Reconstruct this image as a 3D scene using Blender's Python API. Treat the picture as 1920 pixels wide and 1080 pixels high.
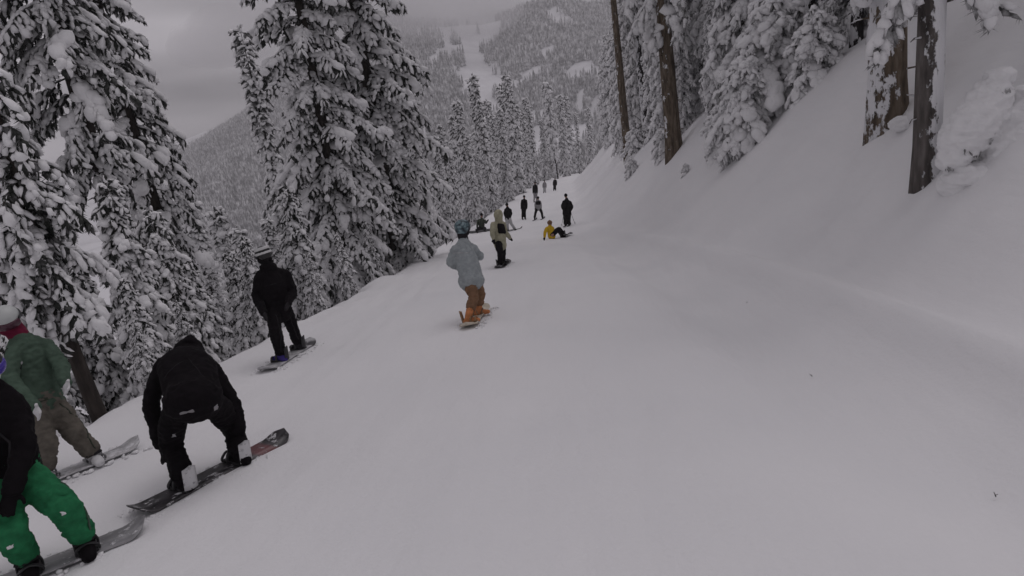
import bpy, bmesh, math, random
import numpy as np
from mathutils import Vector, Matrix, noise

for o in list(bpy.data.objects):
    bpy.data.objects.remove(o, do_unlink=True)
scene = bpy.context.scene
COL = scene.collection

# ------------------------------------------------------------------ camera
cam_data = bpy.data.cameras.new("camera")
cam_data.sensor_width = 36.0
cam_data.lens = 1144.0 / 1920.0 * 36.0
cam_data.clip_start = 0.05
cam_data.clip_end = 9000.0
cam = bpy.data.objects.new("camera", cam_data)
COL.objects.link(cam)
_R = Matrix(((0.99187295, 0.08815098, 0.09174668),
             (0.0617239, 0.29717563, -0.9528257),
             (-0.11125739, 0.950745, 0.28931945)))
cam.matrix_world = _R.to_4x4()
scene.camera = cam

# ------------------------------------------------------------------ world, sun, exposure
SUN_AZ = math.radians(36.0)      # seen from above, clockwise from the run direction
SUN_EL = math.radians(60.0)
world = bpy.data.worlds.new("World")
scene.world = world
world.use_nodes = True
wn = world.node_tree.nodes
wl = world.node_tree.links
wn.clear()
w_out = wn.new("ShaderNodeOutputWorld")
w_bg = wn.new("ShaderNodeBackground")
w_bg.inputs["Strength"].default_value = 0.1
w_sky = wn.new("ShaderNodeTexSky")
w_sky.sky_type = 'NISHITA'
w_sky.sun_disc = False
w_sky.sun_elevation = SUN_EL
w_sky.sun_rotation = SUN_AZ
w_hsv = wn.new("ShaderNodeHueSaturation")
w_hsv.inputs["Saturation"].default_value = 0.12
w_tc = wn.new("ShaderNodeTexCoord")
w_map = wn.new("ShaderNodeMapping")
w_map.inputs["Scale"].default_value = (1.0, 1.0, 5.0)
w_map.inputs["Location"].default_value = (-0.04, 2.83, -1.29)
w_noise = wn.new("ShaderNodeTexNoise")
w_noise.inputs["Scale"].default_value = 1.8
w_noise.inputs["Detail"].default_value = 3.0
w_noise.inputs["Roughness"].default_value = 0.5
w_ramp = wn.new("ShaderNodeValToRGB")
w_ramp.color_ramp.elements[0].position = 0.33
w_ramp.color_ramp.elements[0].color = (0.7, 0.65, 0.72, 1)
w_ramp.color_ramp.elements[1].position = 0.67
w_ramp.color_ramp.elements[1].color = (5.5, 5.17, 5.53, 1)
w_mix = wn.new("ShaderNodeMixRGB")
w_mix.inputs["Fac"].default_value = 0.9
wl.new(w_sky.outputs["Color"], w_hsv.inputs["Color"])
wl.new(w_tc.outputs["Generated"], w_map.inputs["Vector"])
wl.new(w_map.outputs["Vector"], w_noise.inputs["Vector"])
wl.new(w_noise.outputs["Fac"], w_ramp.inputs["Fac"])
wl.new(w_hsv.outputs["Color"], w_mix.inputs["Color1"])
wl.new(w_ramp.outputs["Color"], w_mix.inputs["Color2"])
wl.new(w_mix.outputs["Color"], w_bg.inputs["Color"])
wl.new(w_bg.outputs["Background"], w_out.inputs["Surface"])

sun_data = bpy.data.lights.new("sun", 'SUN')
sun_data.energy = 0.66
sun_data.angle = math.radians(42.0)
sun_data.color = (1.0, 0.95, 0.98)
sun = bpy.data.objects.new("sun", sun_data)
COL.objects.link(sun)
_sd = Vector((math.sin(SUN_AZ) * math.cos(SUN_EL), math.cos(SUN_AZ) * math.cos(SUN_EL), math.sin(SUN_EL)))
sun.rotation_euler = _sd.to_track_quat('Z', 'Y').to_euler()

vs = scene.view_settings
vs.view_transform = 'Standard'
vs.look = 'None'
vs.exposure = 0.0
vs.gamma = 1.0
vs.use_curve_mapping = False
scene.render.film_transparent = False
cy = scene.cycles
cy.use_denoising = True
cy.max_bounces = 6
cy.diffuse_bounces = 3
cy.glossy_bounces = 2
cy.transparent_max_bounces = 4
cy.volume_bounces = 1
cy.caustics_reflective = False
cy.caustics_refractive = False

rng = np.random.default_rng(7)
random.seed(7)

# ------------------------------------------------------------------ materials
def new_mat(name):
    m = bpy.data.materials.new(name)
    m.use_nodes = True
    nt = m.node_tree
    b = nt.nodes["Principled BSDF"]
    return m, nt, b

def add_noise(nt, scale, detail=3.0, rough=0.55, coord="Object", mapping=None):
    tc = nt.nodes.new("ShaderNodeTexCoord")
    n = nt.nodes.new("ShaderNodeTexNoise")
    n.inputs["Scale"].default_value = scale
    n.inputs["Detail"].default_value = detail
    n.inputs["Roughness"].default_value = rough
    if mapping:
        mp = nt.nodes.new("ShaderNodeMapping")
        mp.inputs["Scale"].default_value = mapping
        nt.links.new(tc.outputs[coord], mp.inputs["Vector"])
        nt.links.new(mp.outputs["Vector"], n.inputs["Vector"])
    else:
        nt.links.new(tc.outputs[coord], n.inputs["Vector"])
    return n

def add_ramp(nt, src, stops):
    r = nt.nodes.new("ShaderNodeValToRGB")
    el = r.color_ramp.elements
    while len(el) < len(stops):
        el.new(0.5)
    for e, (p, c) in zip(el, stops):
        e.position = p
        e.color = (c[0], c[1], c[2], 1)
    nt.links.new(src, r.inputs["Fac"])
    return r

def add_bump(nt, b, src, strength, dist):
    bp = nt.nodes.new("ShaderNodeBump")
    bp.inputs["Strength"].default_value = strength
    bp.inputs["Distance"].default_value = dist
    nt.links.new(src, bp.inputs["Height"])
    nt.links.new(bp.outputs["Normal"], b.inputs["Normal"])
    return bp

def mat_noise(name, stops, scale, rough=0.8, detail=3.0, bump=0.0, bdist=0.01, mapping=None, spec=0.3, bscale=None):
    m, nt, b = new_mat(name)
    n = add_noise(nt, scale, detail, mapping=mapping)
    r = add_ramp(nt, n.outputs["Fac"], stops)
    nt.links.new(r.outputs["Color"], b.inputs["Base Color"])
    b.inputs["Roughness"].default_value = rough
    b.inputs["Specular IOR Level"].default_value = spec
    if bump:
        n2 = add_noise(nt, bscale or scale * 2.5, 4.0, mapping=mapping)
        add_bump(nt, b, n2.outputs["Fac"], bump, bdist)
    return m

MAT = {}

def make_ground_snow():
    m, nt, b = new_mat("packed_snow")
    n1 = add_noise(nt, 0.35, 4.0)
    r = add_ramp(nt, n1.outputs["Fac"], [(0.3, (0.80, 0.80, 0.815)), (0.7, (0.86, 0.855, 0.865))])
    nt.links.new(r.outputs["Color"], b.inputs["Base Color"])
    b.inputs["Roughness"].default_value = 0.75
    b.inputs["Specular IOR Level"].default_value = 0.2
    # fine grain, soft ripples along the run, and broad lumps
    g = add_noise(nt, 26.0, 4.0, 0.6)
    s = add_noise(nt, 2.2, 3.0, 0.5, mapping=(1.0, 0.28, 1.0))
    add = nt.nodes.new("ShaderNodeMath"); add.operation = 'MULTIPLY_ADD'
    nt.links.new(g.outputs["Fac"], add.inputs[0]); add.inputs[1].default_value = 0.16
    nt.links.new(s.outputs["Fac"], add.inputs[2])
    add_bump(nt, b, add.outputs[0], 0.6, 0.07)
    return m

MAT["ground"] = make_ground_snow()
MAT["snow"] = mat_noise("loose_snow", [(0.3, (0.80, 0.80, 0.81)), (0.7, (0.87, 0.865, 0.875))], 3.0, 0.8, 3.0, 0.5, 0.03, spec=0.15, bscale=14.0)
MAT["needle"] = mat_noise("fir_needles", [(0.32, (0.016, 0.020, 0.017)), (0.50, (0.038, 0.041, 0.037)), (0.60, (0.13, 0.13, 0.13)), (0.75, (0.36, 0.36, 0.365))], 5.0, 0.7, 4.0, spec=0.2)
MAT["dusted"] = mat_noise("dusted_needles", [(0.32, (0.03, 0.032, 0.03)), (0.48, (0.08, 0.082, 0.08)), (0.60, (0.25, 0.25, 0.253)), (0.75, (0.52, 0.52, 0.53))], 3.0, 0.8, 4.0, spec=0.15)
MAT["frosted"] = mat_noise("rimed_needles", [(0.30, (0.07, 0.07, 0.07)), (0.42, (0.24, 0.24, 0.24)), (0.55, (0.50, 0.50, 0.505)), (0.72, (0.70, 0.70, 0.71))], 5.0, 0.8, 4.0, spec=0.15)
MAT["bark"] = mat_noise("grey_bark", [(0.3, (0.020, 0.017, 0.016)), (0.6, (0.055, 0.046, 0.041)), (0.8, (0.10, 0.085, 0.078))], 9.0, 0.9, 5.0, 0.9, 0.03, mapping=(1, 1, 0.22), spec=0.15)
def bark_snowy(name, stops, thr, side):
    m, nt, b = new_mat(name)
    n = add_noise(nt, 10.0, 5.0, mapping=(1, 1, 0.2))
    r = add_ramp(nt, n.outputs["Fac"], stops)
    # snow blown onto one side of the stem
    geo = nt.nodes.new("ShaderNodeNewGeometry")
    dot = nt.nodes.new("ShaderNodeVectorMath"); dot.operation = 'DOT_PRODUCT'
    nt.links.new(geo.outputs["Normal"], dot.inputs[0]); dot.inputs[1].default_value = side
    n2 = add_noise(nt, 4.5, 5.0, 0.65, mapping=(1, 1, 0.55))
    ma = nt.nodes.new("ShaderNodeMath"); ma.operation = 'MULTIPLY_ADD'
    nt.links.new(dot.outputs["Value"], ma.inputs[0]); ma.inputs[1].default_value = 0.20
    nt.links.new(n2.outputs["Fac"], ma.inputs[2])
    msk = add_ramp(nt, ma.outputs[0], [(thr, (0, 0, 0)), (thr + 0.035, (1, 1, 1))])
    mx = nt.nodes.new("ShaderNodeMixRGB")
    nt.links.new(msk.outputs["Color"], mx.inputs["Fac"])
    nt.links.new(r.outputs["Color"], mx.inputs["Color1"])
    mx.inputs["Color2"].default_value = (0.78, 0.78, 0.80, 1)
    nt.links.new(mx.outputs["Color"], b.inputs["Base Color"])
    b.inputs["Roughness"].default_value = 0.9
    b.inputs["Specular IOR Level"].default_value = 0.15
    n3 = add_noise(nt, 16.0, 5.0, 0.65, mapping=(1, 1, 0.2))
    ad = nt.nodes.new("ShaderNodeMath"); ad.operation = 'MULTIPLY_ADD'
    nt.links.new(msk.outputs["Color"], ad.inputs[0]); ad.inputs[1].default_value = 0.8
    nt.links.new(n3.outputs["Fac"], ad.inputs[2])
    add_bump(nt, b, ad.outputs[0], 0.9, 0.03)
    return m
BROWN = [(0.28, (0.045, 0.035, 0.026)), (0.55, (0.15, 0.118, 0.088)), (0.8, (0.27, 0.225, 0.18))]
GREYB = [(0.28, (0.04, 0.036, 0.034)), (0.55, (0.12, 0.107, 0.10)), (0.8, (0.22, 0.20, 0.19))]
MAT["bark_brown"] = bark_snowy("brown_bark", BROWN, 0.74, (-0.7, -0.5, 0.0))
MAT["bark_patchy"] = bark_snowy("snow_patched_bark", BROWN, 0.60, (-0.9, -0.2, 0.0))
MAT["bark_plastered"] = bark_snowy("snow_plastered_bark", GREYB, 0.555, (0.75, -0.65, 0.0))
MAT["bark_dark"] = bark_snowy("dark_bark", [(0.3, (0.012, 0.011, 0.012)), (0.7, (0.05, 0.045, 0.045))], 0.62, (-0.8, -0.5, 0.0))
MAT["far_tree"] = mat_noise("far_conifer", [(0.30, (0.05, 0.053, 0.053)), (0.42, (0.16, 0.162, 0.165)), (0.52, (0.42, 0.42, 0.43)), (0.64, (0.74, 0.74, 0.75))], 0.16, 0.9, 5.0, spec=0.1)
MAT["mountain"] = mat_noise("mountain_snow", [(0.3, (0.62, 0.62, 0.64)), (0.6, (0.80, 0.80, 0.82))], 0.02, 0.9, 5.0, 0.6, 3.0, spec=0.1, bscale=0.05)

# ------------------------------------------------------------------ helpers
def tag(o, label=None, cat=None, group=None, kind=None):
    if label: o["label"] = label
    if cat: o["category"] = cat
    if group: o["group"] = group
    if kind: o["kind"] = kind
    return o

def mesh_np(name, V, F, mat=None, smooth=True):
    """V (n,3), F (m,k) all faces of k corners"""
    me = bpy.data.meshes.new(name)
    V = np.ascontiguousarray(V, dtype=np.float32)
    F = np.ascontiguousarray(F, dtype=np.int32)
    n, k = F.shape
    me.vertices.add(len(V)); me.vertices.foreach_set("co", V.ravel())
    me.loops.add(n * k); me.loops.foreach_set("vertex_index", F.ravel())
    me.polygons.add(n)
    me.polygons.foreach_set("loop_start", np.arange(0, n * k, k, dtype=np.int32))
    me.polygons.foreach_set("loop_total", np.full(n, k, dtype=np.int32))
    me.update(calc_edges=True)
    if smooth:
        me.polygons.foreach_set("use_smooth", np.ones(n, dtype=bool))
    if mat: me.materials.append(mat)
    return me

def link(name, data, parent=None, loc=None):
    o = bpy.data.objects.new(name, data)
    COL.objects.link(o)
    if parent: o.parent = parent
    if loc is not None: o.location = loc
    return o

def copy_tree(src, parent=None):
    c = src.copy()
    COL.objects.link(c)
    c.parent = parent
    for ch in list(src.children):
        copy_tree(ch, c)
    return c

# ------------------------------------------------------------------ terrain
def sstep(a, b, x):
    t = np.clip((x - a) / (b - a), 0, 1)
    return t * t * (3 - 2 * t)
_ty = np.arange(-60, 460, 1.0)
def _table(ys, vs_, w):
    v = np.interp(_ty, ys, vs_)
    k = np.exp(-0.5 * (np.arange(-3 * w, 3 * w + 1) / w) ** 2); k /= k.sum()
    p = np.pad(v, 3 * w, mode='reflect', reflect_type='odd')
    return np.convolve(p, k, 'valid')
_run = _table([-60, 0, 10, 17, 33, 43, 60, 73, 90, 110, 140, 200, 300, 460], [6, -2.1, -3.45, -4.42, -6.85, -8.1, -9.75, -10.8, -12.1, -13.9, -17, -26, -42, -66], 3)
_left = _table([-60, 4, 8, 14, 22, 32, 45, 60, 85, 110, 160, 460], [-7.5, -5.75, -5.75, -5.6, -5.6, -6.1, -6.2, -6.0, -5.0, -3.4, 2, 40], 3)
_toe = _table([-60, 5, 12, 20, 28, 40, 60, 90, 130, 160, 460], [4.6, 3.65, 3.45, 2.5, 1.6, 1.1, 1.2, 1.6, 5, 9, 47], 3)
def left_x(y): return np.interp(y, _ty, _left)
def terrain(x, y):
    x = np.asarray(x, float); y = np.asarray(y, float)
    z = np.interp(y, _ty, _run) + 0.04 * np.clip(x, -8, 6)
    t = np.interp(y, _ty, _toe); fade = 1 - sstep(16, 34, y)
    z = z - 0.34 * fade * np.exp(-((x - (t - 1.15)) / 0.75) ** 2) + 0.33 * fade * np.exp(-((x - t) / 0.27) ** 2)
    u = np.maximum(x - t, 0)
    rise = 1.05 * (np.sqrt(u * u + 1.0) - 1.0)
    rise = np.where(rise < 4.5, rise, 4.5 + (rise - 4.5) * 0.72)
    z = z + rise
    d = np.maximum(left_x(y) - x, 0)
    return z - np.maximum(0.72 * (np.sqrt(d * d + 0.35) - 0.59), 0)
def ground(x, y): return float(terrain(x, y))

class ValueNoise:
    def __init__(self, seed, n=256):
        self.t = np.random.default_rng(seed).random((n, n)); self.n = n
    def __call__(self, x, y):
        xi = np.floor(x).astype(int); yi = np.floor(y).astype(int)
        fx = x - xi; fy = y - yi
        fx = fx * fx * (3 - 2 * fx); fy = fy * fy * (3 - 2 * fy)
        n = self.n; g = lambda a, b: self.t[a % n, b % n]
        return (g(xi, yi) * (1 - fx) + g(xi + 1, yi) * fx) * (1 - fy) + (g(xi, yi + 1) * (1 - fx) + g(xi + 1, yi + 1) * fx) * fy - 0.5
VN = ValueNoise(3)

def grid_mesh(name, xs, ys, Z, mat):
    X, Y = np.meshgrid(xs, ys)
    V = np.stack([X, Y, Z], -1).reshape(-1, 3)
    nx = len(xs); ny = len(ys)
    i = np.arange(nx * ny).reshape(ny, nx)
    F = np.stack([i[:-1, :-1], i[:-1, 1:], i[1:, 1:], i[1:, :-1]], -1).reshape(-1, 4)
    return mesh_np(name, V, F, mat)

xs = np.concatenate([-np.geomspace(180, 8.2, 46), np.linspace(-8, 8.5, 175), np.geomspace(8.7, 160, 52)])
ys = np.concatenate([np.linspace(-30, -1, 30), np.linspace(-0.8, 16, 130), np.geomspace(16.2, 380, 130)])
X, Y = np.meshgrid(xs, ys)
Z = terrain(X, Y)
onrun = sstep(-0.5, 0.8, X - left_x(Y)) * (1 - sstep(-0.3, 1.2, X - np.interp(Y, _ty, _toe)))
# the ridden run is smooth with shallow troughs; the banks are softer and lumpier
Z += onrun * (0.035 * VN(X * 0.9, Y * 0.22) + 0.02 * VN(X * 2.3 + 9, Y * 0.6 + 4))
Z += (1 - onrun) * (0.34 * VN(X * 0.45 + 3, Y * 0.45) + 0.18 * VN(X * 1.1, Y * 1.1 + 7) + 0.08 * VN(X * 2.7, Y * 2.7)) * np.minimum(1, np.abs(X) / 5)
# slide marks left by boards and skis
for k in range(34):
    x0 = rng.uniform(-5.0, 3.0); a = rng.uniform(-0.10, 0.10); c = rng.uniform(-0.006, 0.006); w = rng.uniform(0.06, 0.16)
    xc = x0 + a * Y + c * Y * Y
    Z -= onrun * rng.uniform(0.006, 0.020) * np.exp(-((X - xc) / w) ** 2) * sstep(rng.uniform(-4, 14), rng.uniform(15, 20), Y + 6)
ground_o = link("snow_slope", grid_mesh("snow_slope", xs, ys, Z, MAT["ground"]))
tag(ground_o, "packed snow run between the wooded drop and the bank", None, None, "structure")

# far valley side and ridge
def ridge_h(x):
    return np.interp(x, [-2200, -1150, -880, -740, -594, -430, -276, -89, 94, 400, 800, 1600], [-140, -130, -75, -18, 38, 105, 172, 168, 160, 165, 190, 180])
def mountain_z(x, y):
    xr = x * 1200.0 / np.maximum(y, 500)           # flanks fan out away from the valley head
    t = np.clip((y - 330) / 900.0, 0, 1.7)
    base = -125 + 20 * VN(x * 0.004, y * 0.004)
    k = np.where(t < 1, t ** 1.15, 1 + 0.12 * (t - 1))
    h = base + (ridge_h(xr) - base) * k
    xg = -150 + 60 * np.sin((y - 400) / 260.0) + 0.06 * (y - 700)
    h = h - 42 * np.exp(-((x - xg) / 95.0) ** 2) * np.clip(t * 2, 0, 1) * np.clip(1.5 - t, 0, 1)
    xg2 = 190 + 0.1 * (y - 700)
    h = h - 26 * np.exp(-((x - xg2) / 80.0) ** 2) * np.clip(t * 2, 0, 1) * np.clip(1.4 - t, 0, 1)
    h = h + (26 * VN(x * 0.009 + 5, y * 0.005) + 12 * VN(x * 0.02, y * 0.013 + 2) + 5 * VN(x * 0.05, y * 0.05)) * np.clip(t * 2, 0, 1)
    return h
mx_ = np.linspace(-1900, 1100, 190); my_ = np.linspace(120, 1750, 130)
MX, MY = np.meshgrid(mx_, my_)
mount_o = link("mountain", grid_mesh("mountain", mx_, my_, mountain_z(MX, MY), MAT["mountain"]))
tag(mount_o, "snowy mountain side beyond the valley", None, None, "structure")

# ------------------------------------------------------------------ conifers
def ico_template(seed, jit=0.30):
    bm = bmesh.new(); bmesh.ops.create_icosphere(bm, subdivisions=1, radius=1.0)
    V = np.array([v.co[:] for v in bm.verts]); F = np.array([[v.index for v in f.verts] for f in bm.faces]); bm.free()
    r = np.random.default_rng(seed)
    V = V * (1 + r.uniform(-jit, jit, (len(V), 1)))
    V[:, 2] = np.where(V[:, 2] < 0, V[:, 2] * 0.45, V[:, 2])      # flat underneath
    return V, F
def ico2_template(seed, jit=0.14):
    bm = bmesh.new(); bmesh.ops.create_icosphere(bm, subdivisions=2, radius=1.0)
    V = np.array([v.co[:] for v in bm.verts]); F = np.array([[v.index for v in f.verts] for f in bm.faces]); bm.free()
    out = []
    for v in V:
        n = noise.noise(Vector(v) * 1.6 + Vector((seed * 3.1, 0, 0)))
        n2 = noise.noise(Vector(v) * 3.6 + Vector((0, seed * 2.7, 0)))
        out.append(v * (1 + 0.32 * n + 0.16 * n2))
    V = np.array(out)
    V[:, 2] = np.where(V[:, 2] < 0, V[:, 2] * 0.5, V[:, 2])
    return V, F
SNOW_T = [ico_template(s) for s in range(14)]
PILLOW_T = [ico2_template(s) for s in range(7)]
def needle_template(seed):
    r = np.random.default_rng(seed + 50)
    V = [(-.55, -.15, -.15), (.55, -.15, -.15), (0, -1.0, 0), (0, 1.15, -.25), (0, 0, .35), (0, 0, -.75)]
    F = [(2, 0, 5), (2, 5, 1), (2, 1, 4), (2, 4, 0), (3, 5, 0), (3, 1, 5), (3, 4, 1), (3, 0, 4)]
    for k in range(6):
        y = r.uniform(-.7, .9); sx = r.choice([-1, 1]); w = r.uniform(.06, .11)
        tip = (sx * r.uniform(.5, 1.25), y + r.uniform(.2, .6), r.uniform(-1.3, .1))
        i = len(V)
        V += [(sx * .12, y - w, 0), (sx * .12, y + w, -.1), tip]
        F.append((i, i + 1, i + 2))
    return np.array(V, float), np.array(F)
NEED_T = [needle_template(s) for s in range(7)]

def scatter(templates, frames):
    """frames: list of (pos, side*w, dir*l, up*h); returns joined V,F"""
    if not frames:
        return np.zeros((0, 3)), np.zeros((0, 3), int)
    A = np.array(frames, float)                      # N,4,3
    which = rng.integers(0, len(templates), len(A))
    Vs = []; Fs = []; off = 0
    for t, (TV, TF) in enumerate(templates):
        S = A[which == t]
        if not len(S): continue
        P = S[:, None, 0] + TV[None, :, 0:1] * S[:, None, 1] + TV[None, :, 1:2] * S[:, None, 2] + TV[None, :, 2:3] * S[:, None, 3]
        n = len(TV)
        Vs.append(P.reshape(-1, 3))
        Fs.append((TF[None] + (np.arange(len(S)) * n)[:, None, None] + off).reshape(-1, 3))
        off += n * len(S)
    return np.concatenate(Vs), np.concatenate(Fs)

def tube_np(pts, rad, n=8, rough=0.0, seed=0):
    pts = np.array(pts, float); m = len(pts)
    tang = np.gradient(pts, axis=0); tang /= np.linalg.norm(tang, axis=1)[:, None] + 1e-9
    ref = np.array([1.0, 0, 0]) if abs(tang[0][0]) < 0.8 else np.array([0, 1.0, 0])
    V = []
    r_ = np.random.default_rng(seed)
    ph = r_.uniform(0, 6.28, 4)
    for i in range(m):
        t = tang[i]; a = np.cross(t, ref); a /= np.linalg.norm(a); b = np.cross(t, a)
        for k in range(n):
            th = 2 * math.pi * k / n
            rr = rad[i] * (1 + rough * (math.sin(3 * th + ph[0] + i * .13) + 0.7 * math.sin(7 * th + ph[1] + i * .31) + r_.uniform(-.6, .6)))
            V.append(pts[i] + rr * (math.cos(th) * a + math.sin(th) * b))
    V.append(pts[0]); V.append(pts[-1])
    F = []
    for i in range(m - 1):
        for k in range(n):
            p = i * n + k; q = i * n + (k + 1) % n
            F.append((p, q, q + n)); F.append((p, q + n, p + n))
    c0 = m * n; c1 = c0 + 1
    for k in range(n):
        F.append((c0, (k + 1) % n, k)); F.append((c1, (m - 1) * n + k, (m - 1) * n + (k + 1) % n))
    return np.array(V), np.array(F)

def merge(parts):
    Vs = []; Fs = []; o = 0
    for V, F in parts:
        Vs.append(V); Fs.append(F + o); o += len(V)
    return np.concatenate(Vs), np.concatenate(Fs)

def unit(v): return v / (np.linalg.norm(v) + 1e-9)
UPZ = np.array([0, 0, 1.0])

def conifer_data(seed, H, h0, R, nb, finger, snow=0.8, puff=1.0, pillow=0.15, droop=0.5, trunk_r=0.18, shape=0.8, gaps=0.1, wood=True, hang=.45, psize=1.0):
    """returns trunk, needles, snow (V,F) triplets for one tree, base at origin"""
    r = random.Random(seed)
    snow_f = []; need_f = []; pil_f = []; woodp = []
    npt = 14
    bend = (r.uniform(-.12, .12), r.uniform(-.12, .12))
    tp = [(bend[0] * math.sin(3.0 * i / npt), bend[1] * math.sin(2.3 * i / npt), -0.6 + (H + 0.4) * i / npt) for i in range(npt + 1)]
    tr = [trunk_r * (1.25 if i == 0 else 1.0) * (1 - i / npt) ** 0.85 + 0.012 for i in range(npt + 1)]
    woodp.append(tube_np(tp, tr, 10, 0.03, seed))
    if h0 > 2:      # broken stubs on the bare stem
        for k in range(int(h0 * 2.2)):
            hh = r.uniform(.5, h0); a0 = r.uniform(0, 6.28); L0 = r.uniform(.08, .45); rt = trunk_r * .9
            d0 = np.array([math.cos(a0), math.sin(a0), r.uniform(-.4, .3)])
            p0 = np.array([bend[0] * math.sin(3.0 * hh / H), bend[1] * math.sin(2.3 * hh / H), hh]) + d0 * rt * .5
            woodp.append(tube_np([p0, p0 + d0 * (rt * .5 + L0 * .6), p0 + d0 * (rt * .5 + L0) + np.array([0, 0, -.04])], [.022, .015, .006], 5))
    az = r.uniform(0, 6.28)
    fl = finger
    def put(pos, d, s, snowy):
        d = unit(d); side = np.cross(d, UPZ)
        if np.linalg.norm(side) < 0.05: side = np.array([1.0, 0, 0])
        side = unit(side); up = np.cross(side, d)
        roll = r.gauss(0, .5); c, sn = math.cos(roll), math.sin(roll)
        side, up = side * c + up * sn, up * c - side * sn
        z_ = math.exp(r.gauss(0, .30)); L = fl * s * r.uniform(.7, 1.2) * min(z_, 1.5) ** .5; w = fl * .37 * s * z_ * r.uniform(.8, 1.2); h = fl * .26 * s * z_ * r.uniform(.7, 1.3)
        need_f.append((pos - up * h * .3, side * w * 1.05, d * L * .70, up * h * 1.5))
        if r.random() < snowy:
            k = puff * r.uniform(.75, 1.15)
            snow_f.append((pos + up * h * .38 * k - d * L * .06, side * w * 1.12 * k, d * L * .66 * min(k, 1.25), up * h * 1.0 * k))
    for i in range(nb):
        u = (i + r.uniform(-.6, .6)) / nb
        u = min(max(u, 0.0), 0.992)
        h = h0 + (H - h0) * u
        az += 2.39996 + r.uniform(-.5, .5)
        if r.random() < gaps: continue
        prof = (1 - u) ** shape * min(1.0, 0.62 + u * 3.0) + 0.03
        L = R * prof * r.uniform(.72, 1.18)
        if L < fl * .8: L = fl * .8
        e = math.radians(-14 + 34 * u + r.uniform(-9, 9)) - 0.10
        hd = np.array([math.cos(az), math.sin(az), 0.0])
        p = np.array([bend[0] * math.sin(3.0 * h / H), bend[1] * math.sin(2.3 * h / H), h])
        step = fl * .72
        n = max(2, int(L / step))
        br_snow = min(1.0, max(0.1, snow + r.uniform(-.18, .18)))
        bp = [p.copy()]
        for k in range(n):
            t = (k + 1) / n
            ee = e - droop * (t ** 1.1) * (0.75 + .5 * (1 - u)) + (0.18 * max(0, t - .7) / .3)
            d = hd * math.cos(ee) + UPZ * math.sin(ee)
            p = p + d * step * r.uniform(.9, 1.1)
            bp.append(p.copy())
            if t < 0.10 and L > 4 * fl: continue
            put(p, d + np.array([r.uniform(-.15, .15), r.uniform(-.15, .15), 0]), 1.0, br_snow)
            tl = (0.46 * (1 - t) * L + fl * .9) * min(1.0, t * 3.0) * r.uniform(.6, 1.1)
            tl = min(tl, 1.35 if fl < .4 else 2.0)
            for sg in (-1, 1):
                a2 = sg * math.radians(r.uniform(42, 72))
                hd2 = np.array([hd[0] * math.cos(a2) - hd[1] * math.sin(a2), hd[0] * math.sin(a2) + hd[1] * math.cos(a2), 0])
                q = p.copy(); m = max(1, int(tl / (fl * .8)))
                for j in range(m):
                    e2 = ee - 0.20 - 0.5 * droop * (j + 1) / m + r.uniform(-.2, .12)
                    d2 = hd2 * math.cos(e2) + UPZ * math.sin(e2)
                    q = q + d2 * fl * .8
                    put(q, d2 + np.array([r.uniform(-.25, .25), r.uniform(-.25, .25), r.uniform(-.2, .1)]), 1.0 - .25 * (j / max(1, m)), br_snow)
            if r.random() < hang:
                a3 = r.uniform(0, 6.28); e3 = math.radians(r.uniform(-80, -35))
                d3 = np.array([math.cos(a3) * math.cos(e3), math.sin(a3) * math.cos(e3), math.sin(e3)])
                q = p.copy()
                for j in range(r.randint(1, 3)):
                    q = q + d3 * fl * .7
                    put(q, d3, .8, br_snow * .6)
            if r.random() < pillow and t > .25:
                s_ = psize * r.uniform(.4, 1.2) * min(1.0, .3 + L / 3)
                side = unit(np.cross(d, UPZ)); up = np.cross(side, d)
                for j in range(3):
                    jj = side * r.uniform(-.22, .22) * s_ + d * r.uniform(-.3, .3) * s_ - UPZ * r.uniform(0, .10) * s_
                    k_ = s_ * r.uniform(.6, 1.0)
                    pil_f.append((p + up * .03 - d * step * .3 + jj, side * .23 * k_ * puff, d * .30 * k_ * puff, up * .15 * k_ * puff))
        if wood and L > fl * 3:
            ii = list(range(0, len(bp), 3)) + ([len(bp) - 1] if (len(bp) - 1) % 3 else [])
            pts = [bp[j] for j in ii]
            if len(pts) >= 2:
                woodp.append(tube_np(pts, [max(.012 * L * (1 - .8 * q_ / (len(pts) - 1)), .006) for q_ in range(len(pts))], 4))
    for k in range(3):    # leader
        put(np.array([0, 0, H - .25 * k * fl]), np.array([r.uniform(-.2, .2), r.uniform(-.2, .2), 1.0]), .8, 0.7)
    sv = scatter(SNOW_T, snow_f)
    if pil_f:
        sv = merge([sv, scatter(PILLOW_T, pil_f)])
    return merge(woodp), scatter(NEED_T, need_f), sv

TREE_COUNT = 0
def make_tree(name, data, loc, rotz=0.0, s=1.0, bark="bark", needle="needle"):
    """a tree: Empty at the foot with trunk, crown (needled twigs) and the snow lying on the crown"""
    root = link(name, None, None, loc)
    root.rotation_euler = (0, 0, rotz); root.scale = (s, s, s)
    t, n, sn = data
    link("trunk", mesh_np("trunk", t[0], t[1], MAT[bark]), root)
    c = link("crown", mesh_np("crown", n[0], n[1], MAT[needle], smooth=False), root)
    link("snow_cover", mesh_np("snow_cover", sn[0], sn[1], MAT["snow"]), c)
    return root
def again(src, loc, rotz, s, bark=None):
    c = copy_tree(src)
    c.location = loc; c.rotation_euler = (0, 0, rotz); c.scale = (s, s, s)
    return c
def at(x, y, dz=0.0): return (x, y, ground(x, y) + dz)

G_LEFT = "conifers on the drop beside the run"
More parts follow.
